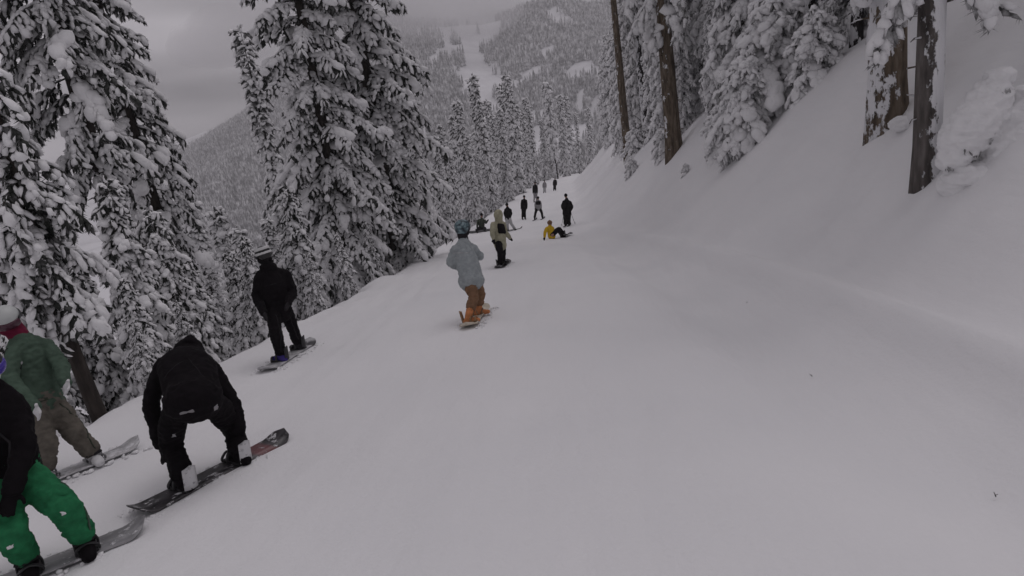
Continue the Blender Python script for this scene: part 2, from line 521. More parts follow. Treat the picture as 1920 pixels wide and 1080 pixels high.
# --- the big trees nearest the left edge of the run
t2_data = conifer_data(11, 19.0, 6.3, 1.75, 128, .175, snow=.80, pillow=.16, droop=.85, trunk_r=.20, shape=.55, gaps=.14)
t2 = make_tree("fir_tree", t2_data, at(-9.9, 12.9), 0.4)
tag(t2, "tall ragged fir with a bare grey trunk gap, behind the green jacket rider", "tree", G_LEFT)
t1_data = conifer_data(12, 17.5, .6, 1.30, 190, .15, snow=.55, pillow=.05, droop=.95, trunk_r=.15, shape=.5, gaps=.06)
t1 = make_tree("fir_tree", t1_data, at(-10.75, 10.9), 1.0)
tag(t1, "dark narrow fir with thin snow cut by the left edge of the photo", "tree", G_LEFT)
t6_data = conifer_data(13, 23.5, .8, 3.2, 165, .265, snow=.93, pillow=.14, droop=.70, trunk_r=.27, shape=.72, gaps=.04)
t6 = make_tree("fir_tree", t6_data, at(-6.9, 24.2, -.4), 2.0)
tag(t6, "broad snow-laden fir, right one of the big pair above the standing black-clad rider", "tree", G_LEFT)
t6b = again(t6, at(-7.85, 21.0, -.3), 4.4, .85)
tag(t6b, "broad snow-laden fir, left one of the big pair above the standing black-clad rider", "tree", G_LEFT)
t3 = again(t2, at(-10.6, 15.4, -.5), 3.3, 0.85)
tag(t3, "slim fir with a thin dark stem between the ragged fir and the grey ridge", "tree", G_LEFT)
# --- low snow-bowed trees along the drop
s_data = conifer_data(14, 7.0, .25, 1.65, 105, .19, snow=.85, pillow=.26, droop=1.0, trunk_r=.08, shape=.7, gaps=.05)
s0 = make_tree("young_fir", s_data, at(-7.35, 9.6), 0.3, 4.1 / 7.0)
tag(s0, "snow-bowed young fir behind the shoulder of the green jacket rider", "tree", G_LEFT)
SMALL = [
    (-7.75, 11.1, 4.0, 1.7, "snow-bowed young fir under the slim leaning stem"),
    (-6.55, 9.35, 1.5, 2.9, "small snow-capped fir poking up behind the bent-over rider's head"),
    (-6.75, 8.55, 2.2, 4.0, "low snowy fir between the leaning dark trunk and the bent-over rider"),
    (-8.3, 14.2, 3.3, 5.1, "low snowy fir just left of the standing black-clad rider"),
    (-8.5, 9.8, 4.0, 0.9, "snow-bowed young fir left of the leaning dark trunk"),
    (-7.6, 16.8, 4.4, 2.2, "young snowy fir at the left foot of the big fir pair"),
    (-6.5, 16.9, 2.1, 3.6, "low snowy fir at the run edge right of the standing black-clad rider"),
    (-6.75, 15.2, 1.9, 5.6, "low snowy fir directly behind the standing black-clad rider's legs"),
    (-6.6, 20.0, 2.4, 1.2, "low snowy fir at the run edge under the right big fir"),
    (-6.35, 8.0, 1.3, 2.5, "smallest snowy fir at the run edge beside the leaning dark trunk"),
    (-6.9, 12.6, 2.6, 0.2, "low snowy fir at the run edge right of the bent-over rider"),
    (-8.9, 8.6, 3.9, 1.9, "snowy young fir at the left edge of the photo behind the rider's white helmet"),
    (-7.6, 7.3, 2.3, 5.2, "low snowy fir directly behind the green jacket rider's shoulder"),
    (-9.9, 9.4, 3.3, 0.5, "snowy young fir in the gap between the dark narrow fir and the ragged fir"),
    (-8.2, 12.3, 3.3, 3.9, "snowy young fir in the gap under the ragged fir"),
]
for x, y, h, rz, lab in SMALL:
    tag(again(s0, at(x, y, -.1), rz, h / 7.0), lab, "tree", G_LEFT)
# a bare dark stem at the very edge
bare = conifer_data(31, 4.6, 1.75, .95, 62, .12, snow=.72, pillow=.10, droop=1.15, trunk_r=.10, shape=.5, gaps=.05, psize=.6)
tdark = make_tree("slender_fir", bare, at(-6.35, 6.95, -.05), 1.1)
tag(tdark, "slender fir with a bare dark trunk at the run edge beside the green jacket rider", "tree", G_LEFT)

# --- trees farther down the drop and along the run
mid_a = conifer_data(21, 15.0, .5, 1.9, 118, .295, snow=.98, puff=1.18, pillow=.10, droop=.65, trunk_r=.16, shape=.85, gaps=.06)
mid_b = conifer_data(22, 15.0, .8, 1.45, 108, .295, snow=.96, puff=1.15, pillow=.06, droop=.7, trunk_r=.15, shape=.95, gaps=.14)
spire = conifer_data(23, 19.7, 1.0, 1.55, 150, .30, snow=.9, pillow=.1, droop=.6, trunk_r=.16, shape=.95, gaps=.02)
sp = make_tree("fir_tree", spire, at(-16.3, 34.5), 0.5, 1.0, "bark", "dusted")
tag(sp, "slim spire-topped fir standing alone against the grey sky", "tree", G_LEFT)
m0 = make_tree("fir_tree", mid_a, at(-18.2, 28.9), 0.0, 12.3 / 15, "bark", "dusted")
m1 = make_tree("fir_tree", mid_b, at(-19.2, 32.7), 0.0, 12.4 / 15, "bark", "dusted")
L_BACK = "small snow-dusted fir in the thicket below the grey ridge, down the drop"
G_BACK = "firs in the thicket below the ridge"
tag(m0, L_BACK, "tree", G_BACK); tag(m1, L_BACK, "tree", G_BACK)
BACK = [(-14.9, 26.8, 8.5), (-15.1, 22.7, 8.7), (-22, 33.3, 15.5), (-13, 20.7, 6.3), (-12.5, 25, 7.1), (-17, 24, 7.6), (-20.5, 27, 9.5), (-24, 38, 14), (-11.5, 18.3, 5.6), (-10.6, 24.5, 7.0),
        (-16.0, 19.5, 6.5), (-19.0, 21.5, 8.0), (-13.5, 30, 9.5), (-11, 29, 9), (-26, 30, 13), (-14, 16.0, 6.5), (-11.5, 14.5, 5.2), (-21, 44, 13), (-16, 41, 11)]
rb_ = random.Random(77)
for k_ in range(44):
    yy_ = rb_.uniform(42, 120); BACK.append((-yy_ * rb_.uniform(.40, .66), yy_, rb_.uniform(9, 15)))
for i, (x, y, h) in enumerate(BACK):
    tag(again((m0, m1)[i % 2], at(x, y, -.2), i * 1.7, h / 15), L_BACK if y < 41 else "small fir deep in the forest at the foot of the grey ridge, beyond the thicket", "tree", G_BACK)
G_RUN = "firs lining the far left edge of the run"
RUN = [(-7.6, 39.5, 10.2), (-7.4, 32.6, 7.2), (-8.3, 35.5, 8.2), (-7.3, 51.5, 9.8), (-7.8, 45, 7.6), (-6.9, 61.6, 9.6), (-7.0, 54, 7.4), (-5.9, 70.4, 10.3), (-5.5, 81, 12.5), (-4.4, 90, 12.5), (-3.6, 97, 11.5),
       (-6.7, 64.5, 8.0), (-2.2, 114, 12), (1.5, 122, 14), (-7.4, 29.8, 5.5), (-5.9, 92, 11), (-9.4, 42, 11), (-9, 50, 12), (-8.6, 58, 12), (-8, 67, 12.5), (-7.3, 76, 13), (-6.6, 86, 14), (-10.5, 47, 12.5), (-10, 63, 13.5), (-4.3, 105, 13),
       (-9.3, 72, 14), (-8.4, 82, 15), (-7.5, 95, 15), (4.5, 128, 15), (-6, 110, 15), (-1, 126, 15), (7.5, 138, 15), (3, 140, 16)]
def run_label(y, i):
    if y < 36: return ["snow-covered fir at the run edge just behind the pale blue jacket", "lower snowy fir peeking out beside the big fir pair", "snowy fir between the big fir pair and the kneeling person", "smallest snowy fir behind the pale blue jacket's helmet"][i % 4]
    if y < 60: return "snow-covered fir behind the kneeling person and the beige hooded rider"
    if y < 88: return "snow-covered fir in the row behind the slim black figure and the grey jacket"
    return "snow-covered fir closing off the far end of the run below the mountain"
for i, (x, y, h) in enumerate(RUN):
    tag(again((m0, m1)[(i * 7 // 3) % 2], at(x, y, -.1), i * 2.1, h / 15 * (0.72 + 0.5 * ((i * 37) % 11) / 10)), run_label(y, i), "tree", G_RUN)

# --- the bank on the right: tall bare stems and snow-caked trees
G_STEM = "tall bare-stemmed trees on the right bank"
def stem_tree(seed, H, h0, R, nb, tr, loc, lab, bark, finger=.30, puff=1.2, droop=.9, snow=.97, pillow=.3, rz=0.0, lean=-2.0):
    d = conifer_data(seed, H, h0, R, nb, finger, snow=snow, puff=puff, pillow=pillow, droop=droop, trunk_r=tr, shape=.5, gaps=.05, psize=.6)
    t = make_tree("tall_conifer", d, loc, rz, 1.0, bark, "frosted")
    t.rotation_euler = (0, math.radians(lean), rz)
    return tag(t, lab, "tree", G_STEM)
stem_tree(41, 20, 3.2, 2.3, 70, .335, at(6.45, 12.75, -.05), "thickest brown trunk on the right bank, patched with snow, snow ball at its foot", "bark_patchy", .22, lean=-3.0)
stem_tree(42, 16, 3.0, 1.9, 52, .19, at(5.55, 9.75, -.05), "grey trunk plastered with snow beside the snow-buried sapling", "bark_plastered", .20, lean=-3.5)
stem_tree(43, 24, 5.4, 2.5, 60, .36, at(5.3, 28.5, -.05), "straight stout brown trunk standing at the top of the snowbank", "bark_brown", .30)
stem_tree(44, 26, 12.5, 2.0, 34, .30, at(5.1, 45.3, -.05), "thin bare brown pole-like trunk at the bend of the bank", "bark_brown", .34)
stem_tree(45, 24, 6.0, 1.9, 45, .26, at(6.5, 45.6, -.05), "dark knotty trunk just behind the thin bare brown one", "bark_dark", .34)
stem_tree(49, 17, 4.5, 1.4, 50, .22, at(-.2, 112, -.05), "thin dark trunk at the far end of the run above the farthest person", "bark_dark", .45)
thin = stem_tree(46, 20, 5.0, 2.0, 44, .17, at(8.2, 21.2, -.05), "thin dark trunk half hidden by snow above the big snowy bush", "bark_dark", .28)
for x, y, dz, rz, sc, lab in [(8.6, 18.9, -.05, 2.1, .92, "thin dark trunk between the big snowy bush and the thickest trunk"), (8.3, 17.2, -.05, 4.0, 1.12, "dark leaning trunk end just left of the thickest trunk")]:
    c = again(thin, at(x, y, dz), rz, sc)
    tag(c, lab, "tree", G_STEM)
ghost_a = conifer_data(51, 13.0, .2, 2.2, 132, .225, snow=1.0, puff=1.3, pillow=.3, droop=.95, trunk_r=.15, shape=.6, gaps=.03, psize=.75)
ghost_b = conifer_data(52, 13.0, .2, 1.8, 120, .225, snow=1.0, puff=1.25, pillow=.25, droop=1.05, trunk_r=.14, shape=.5, gaps=.06, psize=.7)
g0 = make_tree("snow_caked_tree", ghost_a, at(7.0, 23.5, -.2), 0.4, 1.0, "bark", "frosted")
g1 = make_tree("snow_caked_tree", ghost_b, at(6.6, 33.0, -.2), 0.9, 1.0, "bark", "frosted")
G_BANK = "snow-caked trees on the right bank"
tag(g0, "snow-caked tree directly behind the biggest rounded bush, foremost of the white stand", "tree", G_BANK)
tag(g1, "snow-caked tree right behind the stout brown trunk", "tree", G_BANK)
BANK = [(8.6, 25.5, 12), (9.4, 21.6, 11), (7.6, 29.0, 12), (6.9, 38.5, 12), (8.2, 34.5, 13), (7.2, 49.5, 14), (6.4, 54, 13), (8.6, 43, 14), (9.8, 31, 13), (11, 26, 12), (10.2, 17.8, 9), (11.8, 20.5, 11),
        (8.6, 58, 14), (7.2, 66, 14), (8.9, 72, 14), (9.6, 50, 14), (11, 39, 14), (12.5, 32, 13), (7.2, 80, 13), (10, 86, 15), (12, 60, 15), (13.5, 45, 15), (14, 25, 12), (13.2, 17, 9), (12.2, 14.4, 7),
        (6.2, 41, 7), (6.3, 31.0, 6), (7.9, 92, 14), (11, 104, 15), (14, 75, 15), (16, 34, 14), (16.5, 21, 11), (15.5, 15.5, 9), (9.3, 112, 15), (7.9, 26.5, 9), (6.5, 35.5, 10), (7.4, 41.5, 12), (8.9, 37.5, 13), (10.4, 23.6, 10), (9.0, 29.5, 12), (6.3, 48, 11), (7.7, 31.5, 11), (12.6, 22.5, 12), (10.8, 28.5, 13), (6.0, 58, 12), (6.6, 27.0, 5), (7.7, 22.0, 6), (9.0, 20.2, 7), (9.6, 18.8, 7), (13.8, 19.2, 10), (14.8, 29, 13), (11.2, 34.5, 14), (8.9, 15.6, 5)]
def bank_label(x, y):
    q = x / y
    if q < .113: return "snow-caked tree left of the thin bare brown trunk, at the far bend of the bank"
    if q < .186: return "snow-caked tree filling the gap between the thin brown trunk and the stout brown trunk"
    if q < .30: return "snow-caked tree between the stout brown trunk and the biggest rounded bush"
    if q < .50: return "snow-caked tree above the biggest rounded bush, left of the thickest trunk"
    return "snow-caked tree high on the bank behind and right of the thickest trunk"
for i, (x, y, h) in enumerate(BANK):
    tag(again((g0, g1)[(i * 5 // 3) % 2], at(x, y, -.2), i * 1.3, h / 13), bank_label(x, y), "tree", G_BANK)
bush_d = conifer_data(55, 2.7, .1, 1.5, 60, .17, snow=1.0, puff=1.35, pillow=.55, droop=.95, trunk_r=.05, shape=.5, gaps=0.0, psize=.9)
bu = make_tree("snowy_bush", bush_d, at(5.95, 19.9, -.15), 0.6, 1.0, "bark", "frosted")
tag(bu, "biggest rounded snow-buried bush at the edge of the bank", "bush", "snow-buried bushes on the bank")
for x, y, s, rz, lab in [(6.9, 20.6, 1.25, 2.0, "snow-buried bush just above the biggest rounded one"), (5.6, 21.9, .62, 3.0, "low snowy bush to the left of the biggest rounded one"),
                         (7.3, 18.6, .8, 4.1, "snowy bush under the thin dark trunks on the bank"), (5.2, 30.6, .55, 1.0, "low snowy bush at the foot of the stout brown trunk"),
                         (5.2, 42.5, .75, 5.0, "small snowy bush below the thin bare brown trunk"), (4.75, 23.5, .2, 2.6, "tiny twiggy shrub alone on the open snowbank"),
                         (4.3, 36.5, .42, 1.6, "twiggy snowy shrub on the crest left of the thin brown trunk")]:
    tag(again(bu, at(x, y, -.12), rz, s), lab, "bush", "snow-buried bushes on the bank")

# ------------------------------------------------------------------ far forest: one mass of small conifers on the mountain
def far_forest():
    r = np.random.default_rng(21)
    n = 90000
    y = 330 + 1000 * r.random(n) ** 0.8
    x = (r.random(n) * 1.15 - 0.85) * y
    d = VN(x * 0.012 + 40, y * 0.006 + 8) + 0.5 * VN(x * 0.04, y * 0.03)
    xr = x * 1200 / np.maximum(y, 500)
    keep = (d > -0.30) | (xr < -330)
    # avalanche bowl and chutes are open snow
    bowl = ((xr + 160) / 78) ** 2 + ((y - 1150) / 210) ** 2 < 1 + 2.2 * VN(x * .03, y * .02) - 1.5 * (VN(x * .05 + 9, y * .03) > .20)
    chute = (np.abs(xr + 140 + 0.12 * (y - 900)) < 14 + 10 * VN(x * .02, y * .02)) & (y > 700) & (y < 1000)
    chute2 = (np.abs(xr - 30 + 0.55 * (y - 1150)) < 13) & (y > 1080) & (y < 1200)
    clear = (VN(x * .025 + 17, y * .018 + 3) > 0.30) | (VN(x * .06 + 3, y * .045 + 11) > 0.36)
    keep &= ~(bowl | chute | chute2 | (clear & (xr > -330)))
    keep &= xr > -900
    x = x[keep]; y = y[keep]
    z = mountain_z(x, y)
    keep = (z > -118) | ((x * 1200 / np.maximum(y, 500) > -620) & (z > -140))
    x = x[keep][:32000]; y = y[keep][:32000]; z = z[keep][:32000]
    n = len(x)
    H = r.uniform(9, 20, n); R = H * r.uniform(.13, .19, n); ph = r.uniform(0, 6.28, n)
    V = []; F = []
    layers = [(0.04, .52, 1.0), (.32, .78, .74), (.60, 1.0, .46)]
    k = 4
    off = 0
    for lo, hi, rr in layers:
        ring = []
        for a in range(k):
            th = ph + 6.283 * a / k + rr * 3
            j = r.uniform(.75, 1.25, n)
            ring.append(np.stack([x + R * rr * j * np.cos(th), y + R * rr * j * np.sin(th), z + H * (lo + r.uniform(-.04, .04, n))], -1))
        top = np.stack([x, y, z + H * hi], -1)
        B = np.stack(ring + [top], 1).reshape(-1, 3)
        base = off + np.arange(n) * (k + 1)
        for a in range(k):
            F.append(np.stack([base + a, base + (a + 1) % k, base + k], -1))
        V.append(B); off += len(B)
    return np.concatenate(V), np.concatenate(F)
fv, ff = far_forest()
forest = link("mountain_forest", mesh_np("mountain_forest", fv, ff, MAT["far_tree"], smooth=False))
tag(forest, "dense snow-dusted conifer forest covering the far mountain side", "forest", None, "stuff")

# ------------------------------------------------------------------ people: joints in metres from a point on the snow under each person
POSES = {
    'bend': ((-3.177, 4.401, -2.822), {'aL': (-0.134, -0.216, 0.159), 'aR': (0.134, 0.216, 0.111), 'kL': (-0.334, 0.031, 0.351), 'kR': (-0.015, 0.436, 0.269), 'hL': (-0.095, -0.082, 0.801), 'hR': (0.088, 0.079, 0.722), 'pel': (0.029, -0.034, 0.815), 'ch': (-0.139, 0.233, 0.956), 'sL': (-0.364, 0.264, 0.991), 'sR': (-0.049, 0.42, 0.851), 'nk': (-0.281, 0.506, 1), 'hd': (-0.356, 0.631, 0.812), 'eL': (-0.509, 0.158, 0.687), 'eR': (0.095, 0.357, 0.458), 'wL': (-0.467, 0.073, 0.324), 'wR': (0.076, 0.313, 0.113)}),
    'green_pants': ((-3.652, 3.267, -2.688), {'aR': (0.124, 0.101, 0.126), 'aL': (-0.124, -0.101, 0.144), 'kR': (0.136, 0.033, 0.43), 'kL': (-0.091, -0.152, 0.378), 'hR': (-0.234, 0.206, 0.566), 'hL': (-0.335, 0.103, 0.602), 'pel': (-0.316, 0.181, 0.611), 'ch': (-0.277, 0.202, 1.014), 'sR': (-0.234, 0.312, 1.123), 'sL': (-0.369, 0.106, 1.175), 'nk': (-0.291, 0.246, 1.267), 'hd': (-0.285, 0.243, 1.394), 'eR': (-0.092, 0.136, 0.843), 'eL': (-0.303, -0.098, 0.899), 'wR': (-0.085, -0.053, 0.633), 'wL': (-0.156, -0.201, 0.685)}),
    'green_jacket': ((-4.959, 4.882, -2.959), {'aR': (0.116, 0.161, 0.118), 'aL': (-0.116, -0.161, 0.152), 'kR': (0.028, 0.125, 0.38), 'kL': (-0.038, -0.123, 0.378), 'hR': (-0.23, 0.258, 0.621), 'hL': (-0.276, 0.127, 0.654), 'pel': (-0.268, 0.219, 0.679), 'ch': (-0.341, 0.317, 1.025), 'sR': (-0.3, 0.494, 1.181), 'sL': (-0.378, 0.226, 1.221), 'nk': (-0.44, 0.395, 1.313), 'hd': (-0.496, 0.386, 1.473), 'eR': (-0.06, 0.333, 0.989), 'eL': (-0.285, 0.005, 1.016), 'wR': (0.105, 0.148, 0.881), 'wL': (0.086, -0.228, 0.823)}),
    'black': ((-4.469, 8.728, -3.461), {'aL': (0.012, -0.339, 0.182), 'aR': (-0.012, 0.339, 0.088), 'kL': (-0.04, -0.247, 0.506), 'kR': (-0.022, 0.263, 0.451), 'hL': (-0.177, 0.091, 0.799), 'hR': (-0.061, 0.248, 0.761), 'pel': (-0.115, 0.15, 0.8), 'ch': (-0.135, 0.204, 1.157), 'sL': (-0.272, 0.143, 1.346), 'sR': (0.011, 0.409, 1.269), 'nk': (-0.194, 0.281, 1.43), 'hd': (-0.221, 0.28, 1.607), 'eL': (-0.384, 0.087, 1.023), 'eR': (0.094, 0.325, 0.965), 'wL': (-0.168, -0.216, 0.82), 'wR': (0.116, 0.034, 0.863)}),
    'blue': ((-1.653, 9.797, -3.494), {'aL': (-0.048, -0.303, 0.175), 'aR': (0.048, 0.303, 0.095), 'kL': (0.044, -0.019, 0.434), 'kR': (0.114, 0.291, 0.395), 'hL': (-0.038, 0.167, 0.69), 'hR': (0.049, 0.274, 0.67), 'pel': (0.005, 0.219, 0.709), 'ch': (-0.072, 0.321, 1.07), 'sL': (-0.198, 0.253, 1.232), 'sR': (0.046, 0.52, 1.172), 'nk': (-0.073, 0.453, 1.333), 'hd': (-0.067, 0.504, 1.5), 'eL': (-0.3, 0.226, 1.003), 'eR': (0.141, 0.626, 0.972), 'wL': (-0.251, 0.498, 0.848), 'wR': (0.029, 0.82, 0.953)}),
    'hoodie': ((-1.893, 17.326, -4.56), {'aL': (-0.003, -0.345, 0.185), 'aR': (0.003, 0.345, 0.085), 'kL': (0.043, -0.372, 0.494), 'kR': (0.071, 0.126, 0.399), 'hL': (-0.025, 0.002, 0.713), 'hR': (0.07, 0.307, 0.649), 'pel': (0.029, 0.113, 0.714), 'ch': (0.012, 0.208, 1.032), 'sL': (-0.104, 0.057, 1.265), 'sR': (0.135, 0.472, 1.174), 'nk': (0.037, 0.291, 1.299), 'hd': (0.056, 0.289, 1.457), 'eL': (-0.146, -0.12, 1.038), 'eR': (0.17, 0.593, 0.869), 'wL': (-0.131, -0.169, 0.874), 'wR': (0.266, 0.749, 0.66)}),
    'yellow': ((-0.53, 26.191, -5.84), {'aL': (0.459, 0.268, 0.024), 'aR': (0.536, 0.588, 0.019), 'kL': (0.295, 0.178, 0.3), 'kR': (0.344, 0.442, 0.288), 'hL': (0.024, -0.153, 0.16), 'hR': (0.046, 0.157, 0.137), 'pel': (0, 0, 0.152), 'ch': (-0.029, 0.109, 0.347), 'sL': (-0.179, -0.078, 0.472), 'sR': (0.067, 0.438, 0.364), 'nk': (-0.038, 0.156, 0.504), 'hd': (-0.028, 0.187, 0.604), 'eL': (-0.262, -0.235, 0.324), 'eR': (0.101, 0.293, 0.223), 'wL': (-0.3, -0.397, 0.151), 'wR': (0.068, -0.052, 0.133)}),
    'sitter': ((-5.297, 39.025, -7.812), {'aL': (-0.202, -0.634, 0.152), 'aR': (0.343, -0.601, 0.091), 'kL': (-0.129, -0.471, 0.322), 'kR': (0.28, -0.446, 0.276), 'hL': (-0.107, -0.017, 0.082), 'hR': (0.101, -0.004, 0.059), 'pel': (0, 0, 0.104), 'ch': (0.05, 0.026, 0.52), 'sL': (-0.139, 0.075, 0.742), 'sR': (0.276, 0.101, 0.695), 'nk': (0.078, 0.119, 0.818), 'hd': (0.096, 0.181, 1.016), 'eL': (-0.218, -0.11, 0.503), 'eR': (0.354, -0.143, 0.559), 'wL': (-0.215, -0.388, 0.278), 'wR': (0.494, -0.292, 0.715)}),
    'grey_trousers': ((-3.105, 36.212, -7.371), {'aL': (-0.224, -0.014, 0.097), 'aR': (0.224, 0.014, 0.047), 'kL': (-0.218, -0.018, 0.426), 'kR': (0.037, -0.003, 0.397), 'hL': (-0.237, 0.282, 0.73), 'hR': (-0.077, 0.292, 0.712), 'pel': (-0.154, 0.297, 0.752), 'ch': (-0.139, 0.401, 1.092), 'sL': (-0.254, 0.437, 1.245), 'sR': (0.033, 0.45, 1.197), 'nk': (-0.132, 0.477, 1.34), 'hd': (-0.153, 0.514, 1.466), 'eL': (-0.359, 0.558, 0.987), 'eR': (0.045, 0.583, 0.942), 'wL': (-0.323, 0.593, 0.746), 'wR': (-0.032, 0.611, 0.713)}),
    'skier': ((0.247, 33.745, -6.911), {'aL': (-0.103, -0.006, 0.115), 'aR': (0.103, 0.006, 0.091), 'kL': (-0.078, -0.017, 0.417), 'kR': (0.114, -0.005, 0.396), 'hL': (-0.043, 0.197, 0.766), 'hR': (0.134, 0.208, 0.747), 'pel': (0.046, 0.203, 0.757), 'ch': (0.082, 0.327, 1.153), 'sL': (-0.067, 0.361, 1.313), 'sR': (0.256, 0.372, 1.248), 'nk': (0.094, 0.414, 1.438), 'hd': (0.063, 0.456, 1.585), 'eL': (-0.179, 0.376, 1.051), 'eR': (0.337, 0.399, 0.964), 'wL': (-0.098, 0.501, 0.748), 'wR': (0.23, 0.522, 0.711)}),
    'dark_thin': ((-2.85, 45.068, -8.404), {'aL': (-0.1, -0.006, 0.132), 'aR': (0.1, 0.006, 0.11), 'kL': (-0.041, 0.06, 0.505), 'kR': (0.115, 0.07, 0.488), 'hL': (0.002, 0.235, 0.896), 'hR': (0.175, 0.246, 0.876), 'pel': (0.09, 0.246, 0.903), 'ch': (0.125, 0.335, 1.185), 'sL': (-0.002, 0.378, 1.368), 'sR': (0.294, 0.397, 1.335), 'nk': (0.152, 0.408, 1.418), 'hd': (0.169, 0.453, 1.56), 'eL': (-0.078, 0.292, 1.107), 'eR': (0.313, 0.316, 1.063), 'wL': (-0.106, 0.114, 0.875), 'wR': (0.3, 0.139, 0.829)}),
    'grey_jacket': ((-1.653, 42.755, -8.107), {'aL': (-0.283, -0.018, 0.152), 'aR': (0.283, 0.018, 0.088), 'kL': (-0.187, 0.04, 0.485), 'kR': (0.253, 0.068, 0.436), 'hL': (-0.038, 0.21, 0.825), 'hR': (0.119, 0.22, 0.807), 'pel': (0.042, 0.22, 0.831), 'ch': (0.054, 0.299, 1.089), 'sL': (-0.073, 0.338, 1.255), 'sR': (0.195, 0.354, 1.225), 'nk': (0.067, 0.365, 1.301), 'hd': (0.074, 0.405, 1.429), 'eL': (-0.153, 0.259, 1.021), 'eR': (0.24, 0.283, 0.977), 'wL': (-0.173, 0.088, 0.812), 'wR': (0.235, 0.114, 0.766)}),
    'upright_far': ((-2.56, 62.137, -10.019), {'aL': (-0.14, -0.009, 0.152), 'aR': (0.14, 0.009, 0.121), 'kL': (-0.065, 0.086, 0.612), 'kR': (0.153, 0.099, 0.588), 'hL': (-0.041, 0.29, 1.104), 'hR': (0.175, 0.303, 1.08), 'pel': (0.069, 0.303, 1.112), 'ch': (0.09, 0.412, 1.466), 'sL': (-0.08, 0.465, 1.694), 'sR': (0.287, 0.488, 1.653), 'nk': (0.111, 0.503, 1.756), 'hd': (0.123, 0.557, 1.933), 'eL': (-0.139, 0.36, 1.366), 'eR': (0.293, 0.387, 1.317), 'wL': (-0.168, 0.162, 1.07), 'wR': (0.281, 0.19, 1.02)}),
    'pale_far': ((-1.882, 75.405, -11.059), {'aL': (-0.113, -0.007, 0.083), 'aR': (0.113, 0.007, 0.058), 'kL': (-0.056, 0.047, 0.417), 'kR': (0.119, 0.058, 0.398), 'hL': (-0.014, 0.211, 0.769), 'hR': (0.142, 0.221, 0.751), 'pel': (0.065, 0.22, 0.775), 'ch': (0.089, 0.3, 1.03), 'sL': (-0.03, 0.339, 1.195), 'sR': (0.236, 0.355, 1.165), 'nk': (0.108, 0.366, 1.24), 'hd': (0.12, 0.406, 1.368), 'eL': (-0.115, 0.26, 0.962), 'eR': (0.276, 0.284, 0.918), 'wL': (-0.141, 0.088, 0.752), 'wR': (0.265, 0.114, 0.706)}),
    'dark_far': ((-0.63, 76.767, -11.114), {'aL': (-0.119, -0.007, 0.08), 'aR': (0.119, 0.007, 0.053), 'kL': (-0.06, 0.053, 0.433), 'kR': (0.125, 0.065, 0.412), 'hL': (0.01, 0.225, 0.803), 'hR': (0.175, 0.235, 0.785), 'pel': (0.094, 0.235, 0.81), 'ch': (0.131, 0.32, 1.078), 'sL': (0.013, 0.361, 1.252), 'sR': (0.294, 0.379, 1.22), 'nk': (0.16, 0.39, 1.3), 'hd': (0.177, 0.432, 1.434), 'eL': (-0.082, 0.277, 1.006), 'eR': (0.332, 0.303, 0.96), 'wL': (-0.116, 0.101, 0.783), 'wR': (0.314, 0.128, 0.735)}),
}
def v3(a): return np.array(a, float)
def chain(pts, rad, side=None, n=12, sub=5):
    """closed tube through pts; rad entries are r or (r_side, r_other); rounded ends"""
    pts = [v3(p) for p in pts]
    rad = [(r, r) if not isinstance(r, (tuple, list)) else tuple(r) for r in rad]
    P = []; Rr = []
    m = len(pts)
    for i in range(m - 1):
        p0 = pts[max(i - 1, 0)]; p1 = pts[i]; p2 = pts[i + 1]; p3 = pts[min(i + 2, m - 1)]
        for k in range(sub):
            t = k / sub
            P.append(0.5 * ((2 * p1) + (p2 - p0) * t + (2 * p0 - 5 * p1 + 4 * p2 - p3) * t * t + (3 * p1 - p0 - 3 * p2 + p3) * t ** 3))
            tt = t * t * (3 - 2 * t)
            Rr.append((rad[i][0] * (1 - tt) + rad[i + 1][0] * tt, rad[i][1] * (1 - tt) + rad[i + 1][1] * tt))
    P.append(pts[-1]); Rr.append(rad[-1])
    d0 = unit(P[0] - P[1]); d1 = unit(P[-1] - P[-2])
    a0 = min(Rr[0]); a1 = min(Rr[-1])
    head = [(P[0] + d0 * a0 * math.sin(a), tuple(x * math.cos(a) for x in Rr[0])) for a in (1.35, .9, .45)]
    tail = [(P[-1] + d1 * a1 * math.sin(a), tuple(x * math.cos(a) for x in Rr[-1])) for a in (.45, .9, 1.35)]
    allp = head + list(zip(P, Rr)) + tail
    C = np.array([a for a, _ in allp]); T = np.gradient(C, axis=0)
    ref = v3(side) if side is not None else None
    V = []
    prev = None
    for i, (c, (ra, rb)) in enumerate(allp):
        t = unit(T[i])
        if ref is not None:
            a = ref - t * ref.dot(t)
        else:
            g = prev if prev is not None else (np.array([1.0, 0, 0]) if abs(t[0]) < .7 else np.array([0, 1.0, 0]))
            a = g - t * g.dot(t)
        a = unit(a); prev = a; b = np.cross(t, a)
        for k in range(n):
            th = 2 * math.pi * k / n
            V.append(c + a * ra * math.cos(th) + b * rb * math.sin(th))
    nn = len(allp)
    V.append(C[0]); V.append(C[-1])
    F = []
    for i in range(nn - 1):
        for k in range(n):
            p = i * n + k; q = i * n + (k + 1) % n
            F.append((p, q, q + n)); F.append((p, q + n, p + n))
    for k in range(n):
        F.append((nn * n, (k + 1) % n, k)); F.append((nn * n + 1, (nn - 1) * n + k, (nn - 1) * n + (k + 1) % n))
    return np.array(V), np.array(F)

def ball(c, r, axes=None):
    """ellipsoid; axes: three unit vectors for the radii r"""
    bm = bmesh.new(); bmesh.ops.create_icosphere(bm, subdivisions=3, radius=1.0)
    V = np.array([v.co[:] for v in bm.verts]); F = np.array([[v.index for v in f.verts] for f in bm.faces]); bm.free()
    r = (r, r, r) if not isinstance(r, (tuple, list)) else r
    A = np.eye(3) if axes is None else np.array(axes)
    return v3(c) + (V * np.array(r)) @ A, F

